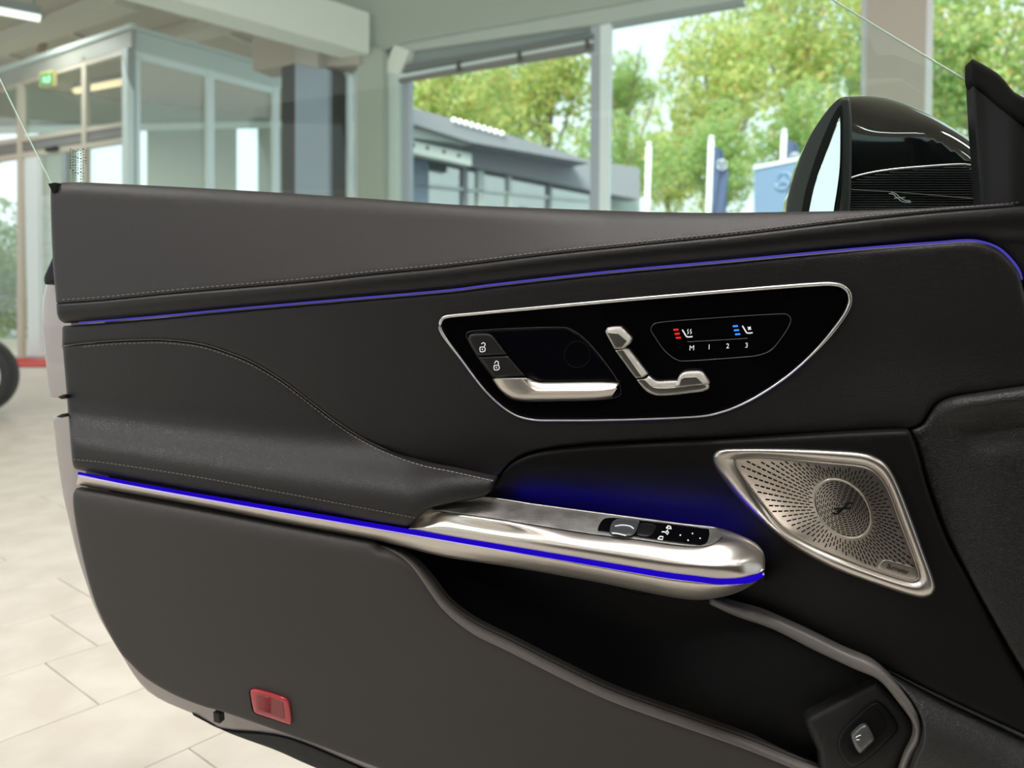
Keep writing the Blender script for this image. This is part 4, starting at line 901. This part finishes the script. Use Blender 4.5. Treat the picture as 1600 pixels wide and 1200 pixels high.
# front kick trim right of the speaker
KT = loop(cr([(1424, 672), (1442, 664), (1453, 648), (1466, 632), (1490, 622), (1550, 613.5), (1616, 605), (1690, 596)], 6), [(1690, 1150), (1653, 1120)], cr([(1653, 1118), (1604, 1056), (1552, 968), (1512, 898), (1480, 838), (1452, 763), (1436, 706), (1424, 672)], 6))
kt_top = yof([(1424, 672), (1450, 650), (1466, 632), (1490, 622), (1550, 613.5), (1616, 605), (1690, 596)])
def w_kt(x, y):
    d = y-kt_top(x)
    return .004+.016*sstep(1420, 1600, x)+.010*np.exp(-((d-16)/16)**2)*sstep(1450, 1500, x)-.012*np.exp(-((d-60)/24)**2)*sstep(1490, 1550, x)+.01*sstep(640, 1000, y)
panel('front_kick_trim', KT, w_kt, grain(mat('kick_plastic', (.011, .011, .0115, 1), .46, spec=.45), 380, .5, .0005), door, 6, .006, .02, 8)
# red courtesy reflector
RO = crc([(391.5, 1086), (391.5, 1079), (397, 1076.3), (419, 1081.5), (444, 1090), (451, 1096), (453.5, 1107), (455.5, 1124), (454.5, 1131), (449, 1131.5), (424, 1123), (402, 1115.5), (396, 1110)], 5)
REDC = lin(180, 42, 58)
rl = panel('red_reflector', RO, lambda x, y: w_low(x, y)+.004, mat('red_lens', REDC, .15, spec=.7, coat=.6), door, 4, .003, .01, 4, bstep=3)
panel('inner_lens', crc([(400, 1085), (403, 1083.5), (420, 1088), (440, 1096), (443.5, 1104), (445, 1121), (442, 1123.5), (424, 1117), (403, 1109.5), (401, 1100)], 4), lambda x, y: w_low(x, y)+.0046, mat('red_lens_inner', lin(140, 62, 66), .2, spec=.6), rl, 2, .0006, .001, 4, bstep=3)
for i in range(9):
    wire('prism_rib', [(402+.25*i, 1086.5+2.6*i), (423, 1090.5+2.9*i)], lambda x, y: w_low(x, y)+.0050, .0005, bpy.data.materials['red_lens'], rl, 6)
panel('reflector_shadow_gap', RO+np.array([-2.2, .3]), lambda x, y: w_low(x, y)+.0012, MATTE_BLACK, rl, 2, .0005, .004, 5)

# ------------------------------------------------ painted shell, seals, outer skin
OUT = loop(cr([(84, 437), (73, 444), (67, 472), (66.5, 507), (70, 553), (75, 595), (78, 621)], 5), [(96, 622), (104, 626), (104, 646), (82, 651)], cr([(82, 652), (86, 682), (89, 709), (98, 769), (108, 815), (119, 861), (133, 906), (152, 958), (183, 1012), (231, 1080), (306, 1117), (333, 1131), (351, 1139), (450, 1152), (581, 1206), (700, 1246), (900, 1310)], 5),
           [(900, 1290), (700, 1220), (500, 1140), (330, 1080), (230, 1010), (170, 900), (140, 780), (128, 640), (112, 500), (100, 440)])
panel('door_shell', OUT, lambda x, y: -.034-.02*np.clip((115-x)/50, 0, 1)*(y < 900), PAINT, door, 3, .003, .06, 8)
panel('latch_clip', [(90, 620), (100, 616), (104, 622), (96, 624)], -.0, SATIN, door, 1.5, .001, .01, 4, bstep=2)
panel('latch_clip', [(88, 651), (98, 646), (104, 650), (96, 653)], -.0, SATIN, door, 1.5, .001, .01, 4, bstep=2)
panel('bottom_seal', loop(cr([(300, 1114), (351, 1141), (450, 1153), (581, 1206), (700, 1248), (900, 1312)], 6), cr([(900, 1335), (700, 1275), (560, 1222), (494, 1200), (430, 1172), (362, 1147), (306, 1120), (300, 1114)], 6)), -.03, RUBBER, door, 3, .003, .05, 8)
panel('seal_clip', [(333, 1113), (343, 1114), (344, 1131), (334, 1128)], -.004, RUBBER, door, 2, .001, .01, 4, bstep=3)
panel('window_seal', [(75, 287), (87, 285), (90, 300), (82, 302)], -.028, MATTE_BLACK, door, 1.5, .001, .02, 4, bstep=3)
panel('side_seal', cr([(86, 392), (78, 412), (69, 433), (72, 445), (86, 438), (92, 420), (86, 392)], 4), -.03, SATIN, door, 3, .002, .03, 4, bstep=3)
# added black core between the trim and the painted outer skin, so that nothing shines through
CORE = loop([(125, 520), (700, 470), (1500, 400), (1680, 340), (1690, 1330), (1200, 1330), (800, 1240), (500, 1120), (330, 1070), (230, 990), (165, 850), (140, 730)])
panel('light_block_core', CORE, -.075, MATTE_BLACK, door, 4, .003, .03, 40)
SK = loop([(95, 300), (700, 340), (1500, 345), (1680, 330), (1690, 1330), (1000, 1330), (700, 1235), (330, 1080), (215, 1000), (150, 860), (110, 700), (92, 500)])
panel('outer_skin', SK, -.12, PAINT, door, 10, .01, .004, 40)

# ------------------------------------------------ door glass
GP = loop([(84, 300), (75, 276), (0, 124), (-90, -70), (-130, -190), (700, -330), (1000, -160), (1165, -80), (1298, -2), (1400, 61), (1518, 132), (1540, 330), (1300, 345), (700, 330)])
wgl = lambda x, y: -.052+.0001*(300-y)*.6
gl = panel('door_glass', GP, wgl, CAR_GLASS, door, .5, .0002, .004, 60, bstep=30)
wire('rear_glass_edge', cr([(81, 288), (75, 276), (0, 124), (-90, -70), (-130, -190)], 5), lambda x, y: wgl(x, y)+.0005, .0009, GLASS_EDGE, gl)
wire('front_glass_edge', cr([(1000, -160), (1165, -80), (1298, -2), (1400, 60), (1519, 131)], 5), lambda x, y: wgl(x, y)+.0005, .0009, GLASS_EDGE, gl)
m = MB(); W3 = lambda x, y: wgl(x, y)+.0006
for i, (x, n) in enumerate(((110, 9), (114, 14), (118, 13), (122, 11), (126, 13), (130, 12), (134, 6))):
    y = 232+(i*7) % 5
    for k in range(n):
        L = random.uniform(.8, 2.2)
        ribbon_mb(m, [(x, y), (x, y+L)], random.uniform(1.2, 2.4), W3, .0001); y += L+random.uniform(1.4, 3.2)
o = m.build('glass_marking', MATTE_BLACK, gl); o['kind'] = 'stuff'

# ------------------------------------------------ mirror triangle and mirror
panel('mirror_triangle', [(1519, 128), (1523, 200), (1528, 270), (1532, 326), (1690, 330), (1690, 240), (1600, 192), (1562, 165), (1535, 140)], lambda x, y: -.02+.02*sstep(1520, 1600, x), SATIN, door, 5, .004, .02, 8)
panel('pillar_seal', cr([(1517.5, 95), (1521, 92.5), (1555, 112), (1570, 126), (1584, 143), (1600, 152), (1690, 200), (1690, 236), (1600, 191), (1562, 165), (1535, 140), (1519, 128), (1517.5, 95)], 4), lambda x, y: -.012+.02*sstep(1520, 1600, x), MATTE_BLACK, door, 5, .005, .02, 6)
MH = loop(cr([(1229, 345), (1229.5, 328), (1234, 300), (1247.5, 255), (1266, 212), (1289, 177), (1304, 160), (1313, 153.5), (1326, 151), (1367, 151), (1405, 159), (1450, 178), (1487, 199), (1521, 221), (1540, 240)], 6), [(1560, 360), (1229, 360)])
hx = lambda x, y: -.16+.075*np.clip((1640-x)/330, 0, 1)
mx_ = lambda x: .0010*np.clip(1313-np.asarray(x, float), 0, 90)
wmh = lambda x, y: -.155-mx_(x)-.06*np.clip((215-y)/70, 0, 1)**2*sstep(1300, 1400, x)
mr = panel('mirror_housing', MH, wmh, mat('mirror_gloss_black', (.006, .006, .007, 1), .08, spec=.5, coat=.5), door, 26, .035, .09, 7)
RIM = loop(cr([(1229, 345), (1229.5, 328), (1234, 300), (1247.5, 255), (1266, 212), (1289, 177), (1304, 160), (1313, 153.5), (1326, 151.5)], 6), cr([(1328, 155), (1331, 200), (1330, 290), (1327, 345)], 6))
panel('mirror_rim', RIM, lambda x, y: -.135-mx_(x), mat('rim_black', (.012, .0125, .013, 1), .5), mr, 5, .004, .02, 6)
MGL = loop(cr([(1262, 345), (1265, 325), (1274, 285), (1289, 244), (1303, 205), (1312.5, 181)], 6), cr([(1313, 182), (1312, 262), (1303, 330), (1301, 345)], 6))
panel('mirror_recess', loop(cr([(1250, 345), (1258, 300), (1273, 250), (1290, 205), (1306, 172), (1314, 163)], 6), cr([(1316, 165), (1316, 262), (1308, 345)], 6)), lambda x, y: -.1335-mx_(x), MATTE_BLACK, mr, 2, .001, .004, 6)
mg = panel('mirror_glass', MGL, lambda x, y: -.131-mx_(x), mat('mirror_silver', (.75, .85, .84, 1), .02, 1), mr, 1.5, .0006, .003, 8)
TL = cr([(1307.5, 292), (1322, 281), (1352, 271.5), (1394, 264.5), (1450, 259.5), (1499, 256.5), (1516, 258), (1531, 263)], 6)
wire('mirror_trim_line', TL, lambda x, y: wmh(x, y)+.006, .0010, CHROME, mr)
wire('mirror_seam_line', cr([(1328, 292), (1332, 296), (1345, 297), (1400, 300), (1470, 306), (1531, 311)], 6), lambda x, y: wmh(x, y)+.004, .0004, METAL_DARK, mr)
tlf = yof(TL); xs = np.arange(1312, 1532, 6.)
for i in range(19):  # ribs modelled on the housing stand in for a reflected dashboard tweeter
    y = 262+i*3.8; k = xs[(tlf(xs)+4 < y)]
    if len(k) > 2: wire('reflected_rib', np.column_stack([k, np.full(len(k), y)]), lambda x, y: wmh(x, y)+.003, .0006, bpy.data.materials['rim_black'], mr, 6)
m = MB()  # emblem of the reflected tweeter, modelled on the housing
for q in ([(1389, 302), (1396, 304), (1402, 309), (1410, 315), (1423, 316)], [(1392, 300), (1400, 303), (1407, 309), (1414, 313), (1423, 314)], [(1397, 309.5), (1414, 308.5)]): ribbon_mb(m, cr(q, 4), 1.1, lambda x, y: wmh(x, y)+.0065)
m.build('wave_emblem', mat('reflected_emblem', (.55, .55, .55, 1), .5), mr)
